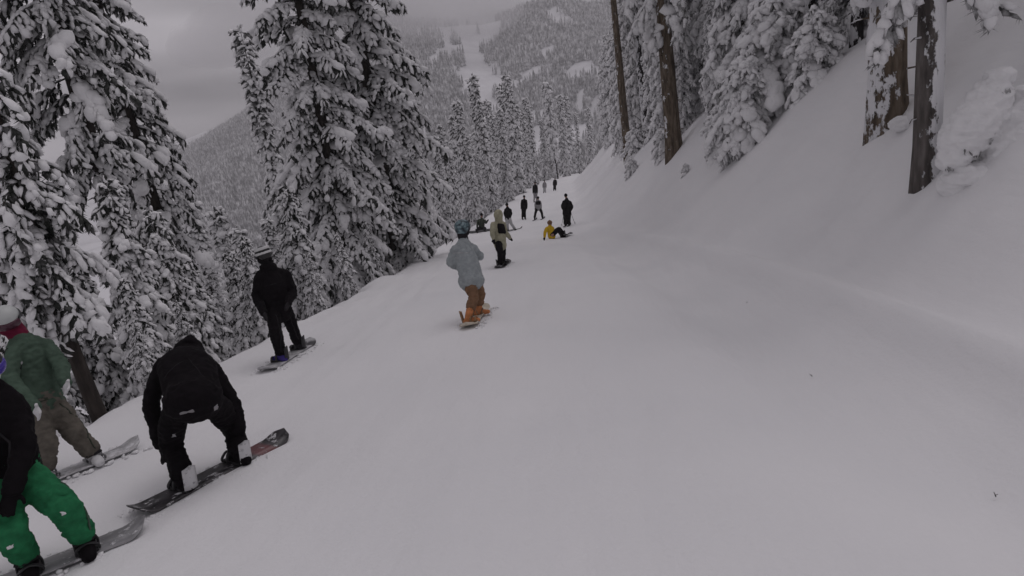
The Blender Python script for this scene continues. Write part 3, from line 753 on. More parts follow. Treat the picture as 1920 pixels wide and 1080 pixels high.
def skin(name, parts, voxel, mat, parent, smooth=4, wrinkle=0.0, wscale=9.0, seed=0, loc=None):
    """one continuous surface grown around the given closed pieces"""
    V, F = merge(parts)
    me = mesh_np("tmp", V, F)
    o = bpy.data.objects.new("tmp", me); COL.objects.link(o)
    md = o.modifiers.new("r", 'REMESH'); md.mode = 'VOXEL'; md.voxel_size = voxel; md.use_smooth_shade = True
    if smooth:
        sm = o.modifiers.new("s", 'SMOOTH'); sm.factor = 0.5; sm.iterations = smooth
    dg = bpy.context.evaluated_depsgraph_get()
    ev = o.evaluated_get(dg)
    out = bpy.data.meshes.new_from_object(ev)
    bpy.data.objects.remove(o, do_unlink=True); bpy.data.meshes.remove(me)
    out.name = name
    if wrinkle:
        n = len(out.vertices)
        co = np.empty(n * 3, np.float32); out.vertices.foreach_get("co", co); co = co.reshape(-1, 3)
        no = np.empty(n * 3, np.float32); out.vertices.foreach_get("normal", no); no = no.reshape(-1, 3)
        sd = Vector((seed * 7.3, seed * 1.7, 0))
        d = np.empty(n, np.float32)
        for i in range(n):
            c = co[i]
            q = Vector((float(c[0]), float(c[1]), float(c[2]) * 1.7)) * wscale + sd
            a = noise.noise(q)
            a2 = noise.noise(q * 1.9 + sd * 2)
            d[i] = (1 - 2.2 * abs(a)) * 0.55 + noise.noise(q * 0.4) * 0.7 + (1 - 2.5 * abs(a2)) * .35 - .3
        co = co + no * (d * wrinkle)[:, None]
        out.vertices.foreach_set("co", co.ravel()); out.update()
    out.polygons.foreach_set("use_smooth", np.ones(len(out.polygons), dtype=bool))
    out.materials.clear(); out.materials.append(mat)
    return link(name, out, parent, loc)

def cloth(name, c, var=.25, rough=.85, scale=14.0):
    return mat_noise(name, [(0.3, tuple(x * (1 - var) for x in c)), (0.7, tuple(min(1, x * (1 + var)) for x in c))], scale, rough, 4.0, 0.35, 0.01, spec=0.1)
CL = {
    "skin": cloth("skin", (.36, .20, .15), .1, .5),
    "black": cloth("black_cloth", (.007, .0055, .007)), "charcoal": cloth("charcoal_cloth", (.025, .023, .026)),
    "green": cloth("green_trousers_cloth", (.022, .155, .066), .3), "forest": cloth("dark_green_cloth", (.068, .105, .078)),
    "olive": cloth("olive_trousers_cloth", (.125, .112, .095)), "white": cloth("white_leather", (.62, .62, .63), .12),
    "blue": cloth("pale_blue_cloth", (.32, .35, .36), .16), "brown": cloth("brown_trousers_cloth", (.20, .115, .068)),
    "orange": cloth("tan_boot_leather", (.50, .20, .085)), "beige": cloth("beige_fleece", (.36, .345, .25), .15),
    "yellow": cloth("yellow_cloth", (.62, .40, .02), .12), "grey": cloth("grey_cloth", (.26, .25, .26)), "purple": cloth("purple_shell", (.055, .04, .20)),
    "palegrey": cloth("pale_grey_cloth", (.42, .42, .43)), "teal": cloth("teal_knit", (.10, .17, .20), .5, .8, 30.0),
    "maroon": cloth("maroon_mask", (.13, .012, .035)), "darkgreen": cloth("dark_olive_cloth", (.05, .06, .045)),
}
def shiny(name, c, rough=.25):
    m, nt, b = new_mat(name)
    b.inputs["Base Color"].default_value = (*c, 1); b.inputs["Roughness"].default_value = rough
    n = add_noise(nt, 20, 3); r = add_ramp(nt, n.outputs["Fac"], [(0, (rough * .7,) * 3), (1, (min(1, rough * 1.4),) * 3)])
    nt.links.new(r.outputs["Color"], b.inputs["Roughness"])
    return m
CL["helmet_white"] = shiny("white_helmet_shell", (.50, .52, .51), .45)
CL["helmet_black"] = shiny("black_helmet_shell", (.012, .012, .013), .4)
CL["helmet_teal"] = mat_noise("teal_patterned_helmet", [(0.38, (.03, .04, .05)), (0.5, (.10, .16, .18)), (0.65, (.24, .31, .33))], 16.0, .5, 2.0)
CL["lens"] = shiny("goggle_lens", (.06, .015, .03), .12)
CL["lens_dark"] = shiny("dark_goggle_lens", (.02, .02, .025), .12)
CL["lens_white"] = shiny("white_goggle_strap", (.6, .6, .6), .4)
CL["lens_purple"] = shiny("purple_goggle_lens", (.06, .04, .30), .15)

def glove(parent, w, elbow, mat, voxel=.008, spread=.25, palm_n=None, curl=.35):
    """palm, four unequal fingers bent at the knuckles and a thumb leaving the side of the palm"""
    w = v3(w); d = unit(w - v3(elbow))
    nrm = unit(v3(palm_n)) if palm_n is not None else unit(np.cross(d, [0.3, 1, .2]))
    nrm = unit(nrm - d * nrm.dot(d)); s = np.cross(d, nrm)
    parts = [chain([w - d * .03, w + d * .03, w + d * .085], [(.040, .032), (.046, .026), (.046, .020)], side=s)]
    for k, (o, L) in enumerate([(-.034, .070), (-.012, .080), (.012, .076), (.034, .058)]):
        b = w + d * .088 + s * o
        f1 = unit(d + s * o * spread * 10 + nrm * curl * .5); f2 = unit(d + s * o * spread * 6 + nrm * curl * 1.6)
        parts.append(chain([b - d * .02, b + f1 * L * .5, b + f1 * L * .5 + f2 * L * .5], [.0135, .0125, .0105], n=8, sub=3))
    tb = w + d * .025 - s * .038
    t1 = unit(d * .6 - s * .8 + nrm * .3); t2 = unit(d * .95 - s * .35 + nrm * .4)
    parts.append(chain([tb, tb + t1 * .040, tb + t1 * .040 + t2 * .035], [.016, .014, .011], n=8, sub=3))
    return skin("glove", parts, voxel, mat, parent, 2)

def simple_glove(parent, w, elbow, mat, voxel):
    w = v3(w); d = unit(w - v3(elbow))
    s = unit(np.cross(d, [0.3, 1, .2]))
    return skin("glove", [chain([w - d * .03, w + d * .06, w + d * .14], [(.045, .035), (.05, .032), (.032, .024)], side=s), chain([w + d * .02 - s * .03, w + d * .075 - s * .07], [.018, .014], n=8)], voxel, mat, parent, 2)

def boot(parent, ankle, toe, knee, mat, voxel, lace=None):
    a = v3(ankle); t = unit(v3([toe[0], toe[1], toe[2] if len(toe) > 2 else 0])); up = unit(v3(knee) - a)
    sole = a - UPZ * .085
    parts = [chain([a + up * .17, a + up * .06, a - UPZ * .03, sole - t * .03 + UPZ * .02], [.068, .062, .064, .058]),
             chain([sole - t * .055 + UPZ * .012, sole + t * .06 + UPZ * .018, sole + t * .165 + UPZ * .010], [(.050, .046), (.052, .05), (.046, .036)], side=np.cross(t, UPZ))]
    b = skin("boot", parts, voxel, mat, parent, 3, .004, 30.)
    if lace:
        skin("boot_strap", [chain([a + t * .055 + np.cross(t, UPZ) * .06, a + t * .072, a + t * .055 - np.cross(t, UPZ) * .06], [(.02, .012)] * 3, side=UPZ)], voxel, lace, b, 1)
    return b

def person(key, label, col, toe, look, voxel=.016, head="helmet", fingers=False, group="riders on the run", hood=False, pack=None, jscale=1.0, pscale=1.0, gog=None, mask=None, boots=True, yoke=None, hscale=1.0, band=None, ascale=None, flare=1.0, hemlen=.16, cuff=.15):
    ascale = ascale or jscale
    base, J = POSES[key]
    J = {k: v3(p) for k, p in J.items()}
    root = link("person", None, None, base)
    tag(root, label, "person", group)
    sd = len(bpy.data.objects) % 17
    lk = unit(v3(look)); sh = unit(J["sR"] - J["sL"]); hp = unit(J["hR"] - J["hL"])
    # body: one continuous figure
    hside = unit(np.cross(lk, UPZ)); hup = unit(np.cross(hside, lk)); hd = J["hd"]
    B = [chain([J["pel"] - (J["ch"] - J["pel"]) * .12, (J["pel"] + J["ch"]) / 2, J["ch"], J["nk"] - (J["nk"] - J["ch"]) * .25], [(.15, .105), (.135, .095), (.155, .105), (.10, .075)], side=sh),
         chain([J["nk"] - unit(J["nk"] - J["ch"]) * .07, J["hd"]], [.055, .055]),
         ball(hd + hup * .02, (.078, .098, .118), (hside, lk, hup)), ball(hd - hup * .055 + lk * .035, (.055, .055, .055)),
         ball(hd + lk * .098 - hup * .005, (.014, .020, .026), (hside, lk, hup)),
         ball(hd + lk * .088 - hup * .055, (.028, .014, .012), (hside, lk, hup)),
         ball(hd + hside * .08, (.012, .024, .032), (hside, lk, hup)), ball(hd - hside * .08, (.012, .024, .032), (hside, lk, hup))]
    for s in "LR":
        B.append(chain([J["s" + s], J["e" + s], J["w" + s], J["w" + s] + unit(J["w" + s] - J["e" + s]) * .04], [.055, .043, .026, .016]))
        B.append(chain([J["h" + s], J["k" + s], J["a" + s]], [.085, .058, .042]))
        B.append(chain([J["ch"], J["s" + s]], [.08, .055]))
        B.append(chain([J["pel"], J["h" + s]], [.10, .085]))
        tt = unit(v3([toe[0], toe[1], 0]))
        B.append(chain([J["a" + s], J["a" + s] - UPZ * .05 + tt * .05], [.036, .025]))
    skin("body", B, max(voxel * 1.35, .018), CL["skin"], root, 2)
    # jacket
    tor = J["nk"] - J["pel"]
    hem = J["pel"] - tor * hemlen
    parts = [chain([hem, J["pel"] + tor * .12, J["ch"], J["ch"] + (J["nk"] - J["ch"]) * .62, J["nk"]], [(.205 * jscale * flare, .165 * jscale * flare), (.195 * jscale * (1 + flare) / 2, .155 * jscale * (1 + flare) / 2), (.205 * jscale, .150 * jscale), (.15, .115), (.085, .085)], side=sh)]
    for s in "LR":
        dn = unit(J["w" + s] - J["e" + s])
        parts.append(chain([J["nk"] - unit(tor) * .03, J["nk"] * .45 + J["s" + s] * .55 - unit(tor) * .035, J["s" + s] - unit(tor) * .02], [.07, .078, .07]))
        parts.append(chain([J["ch"] * .45 + J["s" + s] * .55, J["s" + s] - unit(tor) * .01, J["s" + s] * .45 + J["e" + s] * .55, J["e" + s], J["e" + s] * .4 + J["w" + s] * .6, J["w" + s] - dn * .01], [.09, .076 * ascale, .076 * ascale, .073 * ascale, .066 * ascale, .056]))
    if hood:
        bk = unit(np.cross(sh, tor)); bk = bk if bk.dot(lk) < 0 else -bk
        parts.append(ball(J["nk"] + bk * .06, (.105, .075, .075), (sh, bk, unit(tor))))
        parts.append(chain([J["nk"] + bk * .02 - sh * .08, J["nk"] + bk * .11 + unit(tor) * .01, J["nk"] + bk * .02 + sh * .08], [.05, .055, .05]))
    jk = skin("jacket", parts, voxel, CL[col["jacket"]], root, 3, .017 if voxel < .025 else .01, 10.0, sd)
    if yoke:      # darker panel over the upper back
        bk = unit(np.cross(sh, tor)); bk = bk if bk.dot(lk) < 0 else -bk
        skin("back_panel", [chain([J["ch"] - tor * .12 + bk * .115, J["ch"] + tor * .24 + bk * .085], [(.19, .07), (.18, .06)], side=sh)], voxel, CL[yoke], jk, 2)
    # trousers
    parts = [chain([J["pel"] + tor * .12, J["pel"] - tor * .10], [(.17 * pscale, .135 * pscale), (.165 * pscale, .14 * pscale)], side=hp)]
    for s in "LR":
        k = J["k" + s]; a = J["a" + s]; h = J["h" + s]
        parts.append(chain([J["pel"] * .4 + h * .6, h * .55 + k * .45, k, k * (.5 + cuff * .3) + a * (.5 - cuff * .3), a * (1 - cuff) + k * cuff], [.125 * pscale, .108 * pscale, .092 * pscale, .085 * pscale, .088 * pscale]))
    tr_ = skin("trousers", parts, voxel, CL[col["trousers"]], root, 3, .018 if voxel < .025 else .008, 11.0, sd + 3)
    for s in "LR":
        el = J["e" + s]; w = J["w" + s]
        if fingers: glove(root, w, el, CL[col["gloves"]], palm_n=lk * .6 + v3([.2, -.6, 0]))
        else: simple_glove(root, w, el, CL[col["gloves"]], max(voxel * .7, .012))
        if boots: boot(root, J["a" + s], toe if not isinstance(toe, dict) else toe[s], J["k" + s], CL[col["boots"] if isinstance(col["boots"], str) else col["boots"][s]], max(voxel * .8, .012), CL[col["lace"]] if "lace" in col else None)
    # headgear
    if head == "helmet":
        hm = skin("helmet", [ball(hd + hup * .055 - lk * .012, tuple(q * hscale for q in (.112, .135, .105)), (hside, lk, hup)), ball(hd + hup * .01 - lk * .045, tuple(q * hscale for q in (.108, .085, .095)), (hside, lk, hup))], max(voxel * .8, .012), CL[col["head"]], root, 2)
        if band:
            pts = [hd + hup * .115 - lk * .012 + (lk * math.cos(a) * .112 + hside * math.sin(a) * .094) for a in np.linspace(0, 6.28, 18)]
            skin("helmet_band", [chain(pts, [(.03, .014)] * 18, side=hup, sub=2)], .011, CL[band], hm, 1)
        if gog:
            g = []
            for r_, hh in ((.105, .042),):
                pts = [hd + hup * .015 + (lk * math.cos(a) * 1.12 + hside * math.sin(a)) * r_ for a in np.linspace(-1.15, 1.15, 9)]
                g.append(chain(pts, [(hh, .022)] * 9, side=hup, sub=2))
            gg = skin("goggles", g, max(voxel * .6, .009), CL[gog], root, 2)
            pts = [hd + hup * .045 - lk * .012 + (lk * math.cos(a) * .142 + hside * math.sin(a) * .118) for a in np.linspace(1.2, 5.08, 14)]
            skin("goggle_strap", [chain(pts, [(.022, .008)] * 14, side=hup, sub=2)], max(voxel * .6, .009), CL[col.get("strap", gog)], gg, 1)
    elif head == "hat":
        skin("knit_hat", [ball(hd + hup * .055, (.10, .12, .10), (hside, lk, hup)), ball(hd + hup * .15, (.03, .03, .03))], max(voxel * .8, .014), CL[col["head"]], root, 2)
    elif head == "hood":
        skin("hood", [ball(hd + hup * .02 - lk * .02, (.135, .145, .165), (hside, lk, hup)), chain([J["nk"] - unit(tor) * .05, hd], [.12, .12])], max(voxel * .8, .014), CL[col["head"]], jk, 3, .008, 12.)
    if mask:
        skin("face_mask", [ball(hd - hup * .05 + lk * .04, (.088, .088, .075), (hside, lk, hup)), chain([hd - hup * .06 - lk * .03, J["nk"]], [.088, .09])], max(voxel * .7, .01), CL[mask], root, 2)
    if pack:
        bk = unit(np.cross(sh, tor)); bk = bk if bk.dot(lk) < 0 else -bk
        skin("backpack", [chain([J["ch"] - tor * .22 + bk * .16, J["ch"] + tor * .22 + bk * .15], [(.13, .075), (.12, .065)], side=sh)], voxel, CL[pack], root, 2, .006)
    return dict(root=root, J=J, tor=tor, sh=sh, lk=lk, jacket=jk, trousers=tr_)

# ------------------------------------------------------------------ boards
def board_mat(name, stops, scale, snow_thr, seed, band=None):
    m, nt, b = new_mat(name)
    n = add_noise(nt, scale, 4.0, .6, mapping=(1, .6, 1))
    r = add_ramp(nt, n.outputs["Fac"], stops)
    src = r.outputs["Color"]
    if band:      # coloured graphic towards the nose
        tc = nt.nodes.new("ShaderNodeTexCoord"); sx = nt.nodes.new("ShaderNodeSeparateXYZ")
        nt.links.new(tc.outputs["Object"], sx.inputs[0])
        rp = add_ramp(nt, sx.outputs["Y"], [(0.0, (0, 0, 0)), (band[0], (0, 0, 0)), (band[0] + .05, (1, 1, 1)), (band[1], (1, 1, 1)), (band[1] + .05, (0, 0, 0))])
        mx = nt.nodes.new("ShaderNodeMixRGB")
        nt.links.new(rp.outputs["Color"], mx.inputs["Fac"]); nt.links.new(src, mx.inputs["Color1"]); mx.inputs["Color2"].default_value = (*band[2], 1)
        src = mx.outputs["Color"]
    n2 = add_noise(nt, 9.0 + seed, 6.0, .7)
    mk = add_ramp(nt, n2.outputs["Fac"], [(snow_thr, (0, 0, 0)), (snow_thr + .06, (1, 1, 1))])
    mx2 = nt.nodes.new("ShaderNodeMixRGB")
    nt.links.new(mk.outputs["Color"], mx2.inputs["Fac"]); nt.links.new(src, mx2.inputs["Color1"]); mx2.inputs["Color2"].default_value = (.72, .72, .74, 1)
    nt.links.new(mx2.outputs["Color"], b.inputs["Base Color"])
    b.inputs["Roughness"].default_value = .35
    add_bump(nt, b, mk.outputs["Color"], .6, .006)
    return m

def rounded_box(V_lo, V_hi, bev=.006):
    bm = bmesh.new(); bmesh.ops.create_cube(bm, size=1.0)
    lo = v3(V_lo); hi = v3(V_hi)
    for v in bm.verts:
        v.co = Vector((lo + hi) / 2 + np.array(v.co[:]) * (hi - lo))
    bmesh.ops.bevel(bm, geom=list(bm.edges), offset=bev, segments=2, affect='EDGES')
    return bm
def bm_link(name, bm, mat, parent, smooth=True):
    me = bpy.data.meshes.new(name); bm.to_mesh(me); bm.free()
    me.materials.append(mat)
    if smooth: me.polygons.foreach_set("use_smooth", np.ones(len(me.polygons), dtype=bool))
    return link(name, me, parent)

def snowboard(label, tail, tip, mat, feet, heel_sign, bind_mat, high_mat, lift=.016, width=.27, edge_tilt=0.0, group="snowboards"):
    """deck along local +Y from tail to tip, bindings at the given points; heel_sign: +1 heel edge on local +X"""
    a = v3((tail[0], tail[1], ground(*tail))); b = v3((tip[0], tip[1], ground(*tip)))
    L = np.linalg.norm(b - a); y = unit(b - a); c = (a + b) / 2
    cx, cy_ = c[0], c[1]
    nrm = unit(v3((-(ground(cx + .2, cy_) - ground(cx - .2, cy_)) / .4, -(ground(cx, cy_ + .2) - ground(cx, cy_ - .2)) / .4, 1)))
    nrm = unit(nrm - y * nrm.dot(y)); x = np.cross(y, nrm)
    if edge_tilt:
        cs, sn = math.cos(edge_tilt), math.sin(edge_tilt)
        x, nrm = x * cs + nrm * sn, nrm * cs - x * sn
    c = v3((cx, cy_, max(ground(cx, cy_), c[2]))) + nrm * (lift + abs(math.sin(edge_tilt)) * width * .4)
    root = link("snowboard", None)
    root.matrix_world = Matrix(((x[0], y[0], nrm[0], c[0]), (x[1], y[1], nrm[1], c[1]), (x[2], y[2], nrm[2], c[2]), (0, 0, 0, 1)))
    tag(root, label, "snowboard", group)
    V = []; F = []
    N = 40; h = .006
    for i in range(N + 1):
        t = -1 + 2 * i / N; yy = t * L / 2
        e = max(0, (abs(t) - .80) / .20)
        w = width / 2 * (0.90 + .16 * min(1, (abs(t) / .8) ** 2)) * math.sqrt(max(0.0, 1 - e ** 2.6)) + .004
        zz = .085 * e ** 1.7
        for xx, hh in ((-w, 0), (-w, h * 2), (w, h * 2), (w, 0)):
            V.append((xx, yy, zz + hh))
    for i in range(N):
        o = i * 4
        for k in range(4):
            F.append((o + k, o + (k + 1) % 4, o + 4 + (k + 1) % 4, o + 4 + k))
    F.append((3, 2, 1, 0)); F.append((N * 4, N * 4 + 1, N * 4 + 2, N * 4 + 3))
    me = mesh_np("deck", np.array(V), np.array(F), mat, smooth=False)
    link("deck", me, root)
    R3 = np.array([x, y, nrm])
    for fx in feet:
        l = R3 @ (v3((fx[0], fx[1], ground(fx[0], fx[1]))) - c)
        yy = float(np.clip(l[1], -L * .36, L * .36)); hs = heel_sign; hxo = float(np.clip(l[0], -.07, .07))
        bd = bm_link("binding", rounded_box((-.125, yy - .06, .0125), (.125, yy + .06, .034)), bind_mat, root)
        # highback: a curved plate standing behind the boot
        Vh = []; Fh = []
        for j in range(7):
            ang = -.85 + 1.7 * j / 6
            for q in range(5):
                zz = .035 + .205 * q / 4; rr = .074 - .004 * q / 4
                if q == 4: zz -= .03 * abs(ang)
                for th in (0, .008):
                    Vh.append((hxo + hs * (.035 + (rr + th) * math.cos(ang) - .012 * (1 - q / 4)), yy + (rr + th) * math.sin(ang), zz))
        idx = lambda j, q, t: (j * 5 + q) * 2 + t
        for j in range(6):
            for q in range(4):
                for t in (0, 1):
                    Fh.append((idx(j, q, t), idx(j + 1, q, t), idx(j + 1, q + 1, t), idx(j, q + 1, t)))
        for j in range(6):
            for q in (0, 4): Fh.append((idx(j, q, 0), idx(j + 1, q, 0), idx(j + 1, q, 1), idx(j, q, 1)))
        for q in range(4):
            for j in (0, 6): Fh.append((idx(j, q, 0), idx(j, q + 1, 0), idx(j, q + 1, 1), idx(j, q, 1)))
        link("highback", mesh_np("highback", np.array(Vh), np.array(Fh), high_mat), bd)
        for sx_, zt in ((-.02, .115), (-.10, .075)):
            pts = [(hs * sx_ + .0, yy - .068, .03), (hs * sx_, yy - .062, zt * .8), (hs * sx_ - hs * .01, yy, zt + .02), (hs * sx_, yy + .062, zt * .8), (hs * sx_, yy + .068, .03)]
            V_, F_ = chain(pts, [(.018, .008)] * 5, side=(1, 0, 0), n=8, sub=3)
            link("strap", mesh_np("strap", V_, F_, bind_mat), bd)
    return root

# ------------------------------------------------------------------ the riders
G_NEAR = "riders stopped on the near left edge"
BIND_BLACK = shiny("black_binding_plastic", (.015, .015, .017), .5)
BIND_WHITE = mat_noise("white_binding_plastic", [(.35, (.30, .30, .31)), (.45, (.60, .60, .61))], 22.0, .5)
BIND_GREY = mat_noise("grey_binding_plastic", [(.4, (.08, .08, .085)), (.55, (.30, .30, .31))], 25.0, .5)

P_BEND = person("bend", "person all in black bending over with back turned, reaching for both bindings", dict(jacket="black", trousers="black", gloves="black", boots="black", head="black"),
       (-.905, .425), (-.70, .33, -.75), .014, "hood", fingers=True, group=G_NEAR, hood=True, jscale=1.12, ascale=.98, hemlen=.10, mask="black")
P_GP = person("green_pants", "person in black jacket and bright green trousers at the lower left corner", dict(jacket="black", trousers="green", gloves="black", boots="black", lace="charcoal", head="helmet_black", strap="lens_white"),
       (.70, -.71), (.85, -.25, -.30), .014, "helmet", fingers=True, group=G_NEAR, gog="lens_purple", pscale=1.0, jscale=.92)
P_GJ = person("green_jacket", "person in dark green jacket with white helmet and white gloves, facing downhill", dict(jacket="forest", trousers="olive", gloves="white", boots="white", lace="charcoal", head="helmet_white", strap="lens_dark"),
       (.80, -.60), (.45, -.75, -.35), .013, "helmet", fingers=True, group=G_NEAR, gog="lens", mask="maroon", jscale=.92)
P_BLK = person("black", "person in black standing on a pale board by the run edge, white-banded helmet", dict(jacket="black", trousers="black", gloves="charcoal", boots={"L": "purple", "R": "charcoal"}, head="helmet_black", strap="lens_white"),
       (-.90, .30), (-.85, .35, -.20), .016, "helmet", group=G_NEAR, gog="lens_dark", hood=True, band="lens_white", mask="black")
P_BLUE = person("blue", "person in pale blue jacket and brown trousers riding away down the middle", dict(jacket="blue", trousers="brown", gloves="palegrey", boots="orange", lace="brown", head="helmet_teal"),
       (.95, .25), (.55, .80, -.15), .016, "helmet", gog="lens_dark", jscale=1.06, flare=1.15, hemlen=.07, pscale=1.02, mask="charcoal", hscale=1.15, cuff=.5)
person("hoodie", "person in beige hooded top with black upper back, riding away on a snowboard", dict(jacket="beige", trousers="black", gloves="black", boots="black", head="beige"),
       (.90, .35), (.35, .90, -.05), .022, "hood", yoke="black", jscale=1.05)
person("yellow", "person in yellow jacket sitting on the snow leaning back", dict(jacket="yellow", trousers="black", gloves="black", boots="black", head="brown"),
       (.75, .45), (.75, .40, .05), .026, "hat")
person("skier", "person in bulky black clothing standing on skis beside the sitting yellow jacket", dict(jacket="black", trousers="black", gloves="black", boots="charcoal", head="black"),
       (.05, 1.0), (-.1, 1, 0), .028, "hat", jscale=1.25, pscale=1.2)
person("sitter", "person in dark olive kneeling behind a board at the run edge", dict(jacket="darkgreen", trousers="charcoal", gloves="black", boots="black", head="black"),
       (.1, -1.0), (.2, -1, 0), .03, "hat", pscale=1.1)
person("grey_trousers", "person in black jacket and pale grey trousers skiing with legs apart", dict(jacket="black", trousers="palegrey", gloves="black", boots="black", head="black"),
       (.3, .95), (.1, 1, 0), .03, "hat")
person("dark_thin", "slim person in black farther down the run, left of the grey jacket", dict(jacket="black", trousers="black", gloves="black", boots="black", head="black"),
       (.2, .98), (0, 1, 0), .035, "hat")
person("grey_jacket", "person in grey jacket and black trousers with legs spread, farther down the run", dict(jacket="grey", trousers="black", gloves="black", boots="black", head="black"),
       (.2, .98), (0, 1, 0), .035, "hat", yoke="black")
person("upright_far", "distant person in dark jacket and pale trousers directly above the grey jacket", dict(jacket="black", trousers="grey", gloves="black", boots="black", head="black"),
       (.2, .98), (0, 1, 0), .04, "hat")
person("pale_far", "tiny distant person in pale grey near the end of the run", dict(jacket="grey", trousers="palegrey", gloves="grey", boots="charcoal", head="charcoal"),
       (.2, .98), (0, 1, 0), .04, "hat")
person("dark_far", "tiny distant person in black, farthest down the run", dict(jacket="black", trousers="black", gloves="black", boots="black", head="black"),
       (.2, .98), (0, 1, 0), .04, "hat")

def on_surface(o, guess):
    ok, loc, nrm, _ = o.closest_point_on_mesh(Vector(guess))
    return v3(loc), unit(v3(nrm))
def patch(o, guess, size, mat, name, up=(0, 0, 1), ragged=0.0):
    """a sewn-on piece of cloth that follows the garment under it"""
    p, n = on_surface(o, guess)
    sx = unit(np.cross(v3(up), n)); uy = np.cross(n, sx)
    N = 6; V = []; F = []
    for i in range(N + 1):
        for j in range(N + 1):
            u = (i / N - .5) * size[0]; w = (j / N - .5) * size[1]
            if ragged:
                rr = math.hypot(i / N - .5, j / N - .5) * 2; g_ = (1 - .25 * rr) * (1 + ragged * noise.noise(Vector((i * .9, j * .9, len(name) + guess[0] * 9)))); u *= g_; w *= g_
            q, m = on_surface(o, p + sx * u + uy * w + n * .02)
            e = 0.002 if i in (0, N) or j in (0, N) else .007
            V.append(q + m * e)
    for i in range(N):
        for j in range(N):
            k = i * (N + 1) + j
            F.append((k, k + N + 1, k + N + 2, k + 1))
    me = mesh_np(name, np.array(V), np.array(F), mat)
    return link(name, me, o)
def zip_line(o, a, b, off, mat, n=16, name="zip"):
    pts = []
    for i in range(n):
        q, m = on_surface(o, v3(a) + (v3(b) - v3(a)) * i / (n - 1) + v3(off))
        pts.append(q + m * .003)
    V, F = chain(pts, [.007] * n, n=6, sub=1)
    return link(name, mesh_np(name, V, F, mat), o)
SMUDGE = mat_noise("caked_snow", [(.3, (.66, .66, .67)), (.7, (.78, .78, .79))], 20.0, .9, 4.0, .6, .01)
TOWARD = v3((.55, -.80, .15))          # the side of the near riders that faces the run
J = P_BEND["J"]
patch(P_BEND["trousers"], J["hL"] * .25 + J["kL"] * .75 + v3((.1, -.15, 0)), (.035, .06), CL["palegrey"], "thigh_tag")
patch(P_BEND["jacket"], J["pel"] + P_BEND["tor"] * -.08 + v3((.06, -.22, -.02)), (.11, .018), CL["grey"], "hem_tag")
patch(P_BEND["jacket"], J["hR"] + v3((.12, -.18, .03)), (.04, .05), CL["grey"], "pocket_tag")
for s_ in (-1, 1):
    patch(P_BEND["jacket"], J["ch"] + P_BEND["sh"] * .10 * s_ + v3((.1, -.2, .1)), (.008, .26), CL["charcoal"], "back_seam")
J = P_GP["J"]
patch(P_GP["trousers"], J["kR"] + v3((.08, -.14, .02)), (.05, .035), SMUDGE, "snow_smudge", ragged=.3)
patch(P_GP["trousers"], J["kL"] * .8 + J["aL"] * .2 + v3((.08, -.14, 0)), (.07, .045), SMUDGE, "snow_smudge", ragged=.3)
patch(P_GP["trousers"], J["hR"] * .5 + J["kR"] * .5 + v3((.16, -.05, .03)), (.13, .09), CL["green"], "pocket_flap")
zip_line(P_GP["trousers"], J["hR"] * .7 + J["kR"] * .3, J["kR"] * .35 + J["aR"] * .65, (.16, .02, .0), CL["forest"], name="side_seam")
zip_line(P_GP["jacket"], J["nk"] + v3((.02, -.02, -.06)), J["pel"] - P_GP["tor"] * .12, (.16, -.16, 0), CL["charcoal"])
J = P_GJ["J"]
zip_line(P_GJ["jacket"], J["nk"] + v3((0, 0, -.05)), J["pel"] - P_GJ["tor"] * .14, (.06, -.22, 0), CL["charcoal"])
patch(P_GJ["jacket"], J["ch"] + v3((.13, -.16, .10)), (.035, .035), CL["palegrey"], "chest_logo")
for s_ in (-1, 1):
    patch(P_GJ["jacket"], J["pel"] + P_GJ["tor"] * .12 + P_GJ["sh"] * .11 * s_ + v3((.05, -.2, 0)), (.11, .035), CL["darkgreen"], "pocket_flap")
patch(P_GJ["trousers"], J["hR"] * .45 + J["kR"] * .55 + v3((.12, -.08, 0)), (.12, .13), CL["olive"], "cargo_pocket")
zip_line(P_GJ["trousers"], J["hR"], J["kR"] * .2 + J["aR"] * .8, (.12, -.04, .0), CL["darkgreen"], name="side_seam")
J = P_BLK["J"]
patch(P_BLK["jacket"], J["ch"] + v3((.05, -.2, .05)), (.20, .012), CL["charcoal"], "back_seam")
for s_ in "LR":
    zip_line(P_BLK["trousers"], J["h" + s_] * .8 + J["k" + s_] * .2, J["k" + s_] * .3 + J["a" + s_] * .7, (.1, -.12, 0), CL["charcoal"], name="leg_seam")
J = P_BLUE["J"]
patch(P_BLUE["jacket"], J["ch"] + P_BLUE["tor"] * .16 + v3((0, -.2, 0)), (.34, .012), CL["palegrey"], "yoke_seam")
patch(P_BLUE["trousers"], J["hL"] * .6 + J["kL"] * .4 + v3((-.08, -.14, 0)), (.10, .09), CL["brown"], "back_pocket")
def feet_of(key):
    b, J = POSES[key]
    return [(b[0] + J[a][0], b[1] + J[a][1]) for a in ("aL", "aR")]
snowboard("black snowboard with a red patch near its nose under the bent-over rider", (-3.53, 3.80), (-2.90, 5.16),
          board_mat("black_red_topsheet", [(.35, (.012, .012, .013)), (.6, (.05, .045, .05))], 14, .56, 1, (.33, .52, (.15, .045, .05))), feet_of("bend"), 1, BIND_BLACK, BIND_WHITE, edge_tilt=-.05, group="snowboards on the run")
snowboard("grey snow-dusted snowboard under the rider in green trousers", (-4.33, 2.62), (-3.27, 3.64),
          board_mat("grey_topsheet", [(.35, (.20, .20, .21)), (.65, (.34, .34, .35))], 8, .56, 2), feet_of("green_pants"), -1, BIND_BLACK, BIND_BLACK, group="snowboards on the run")
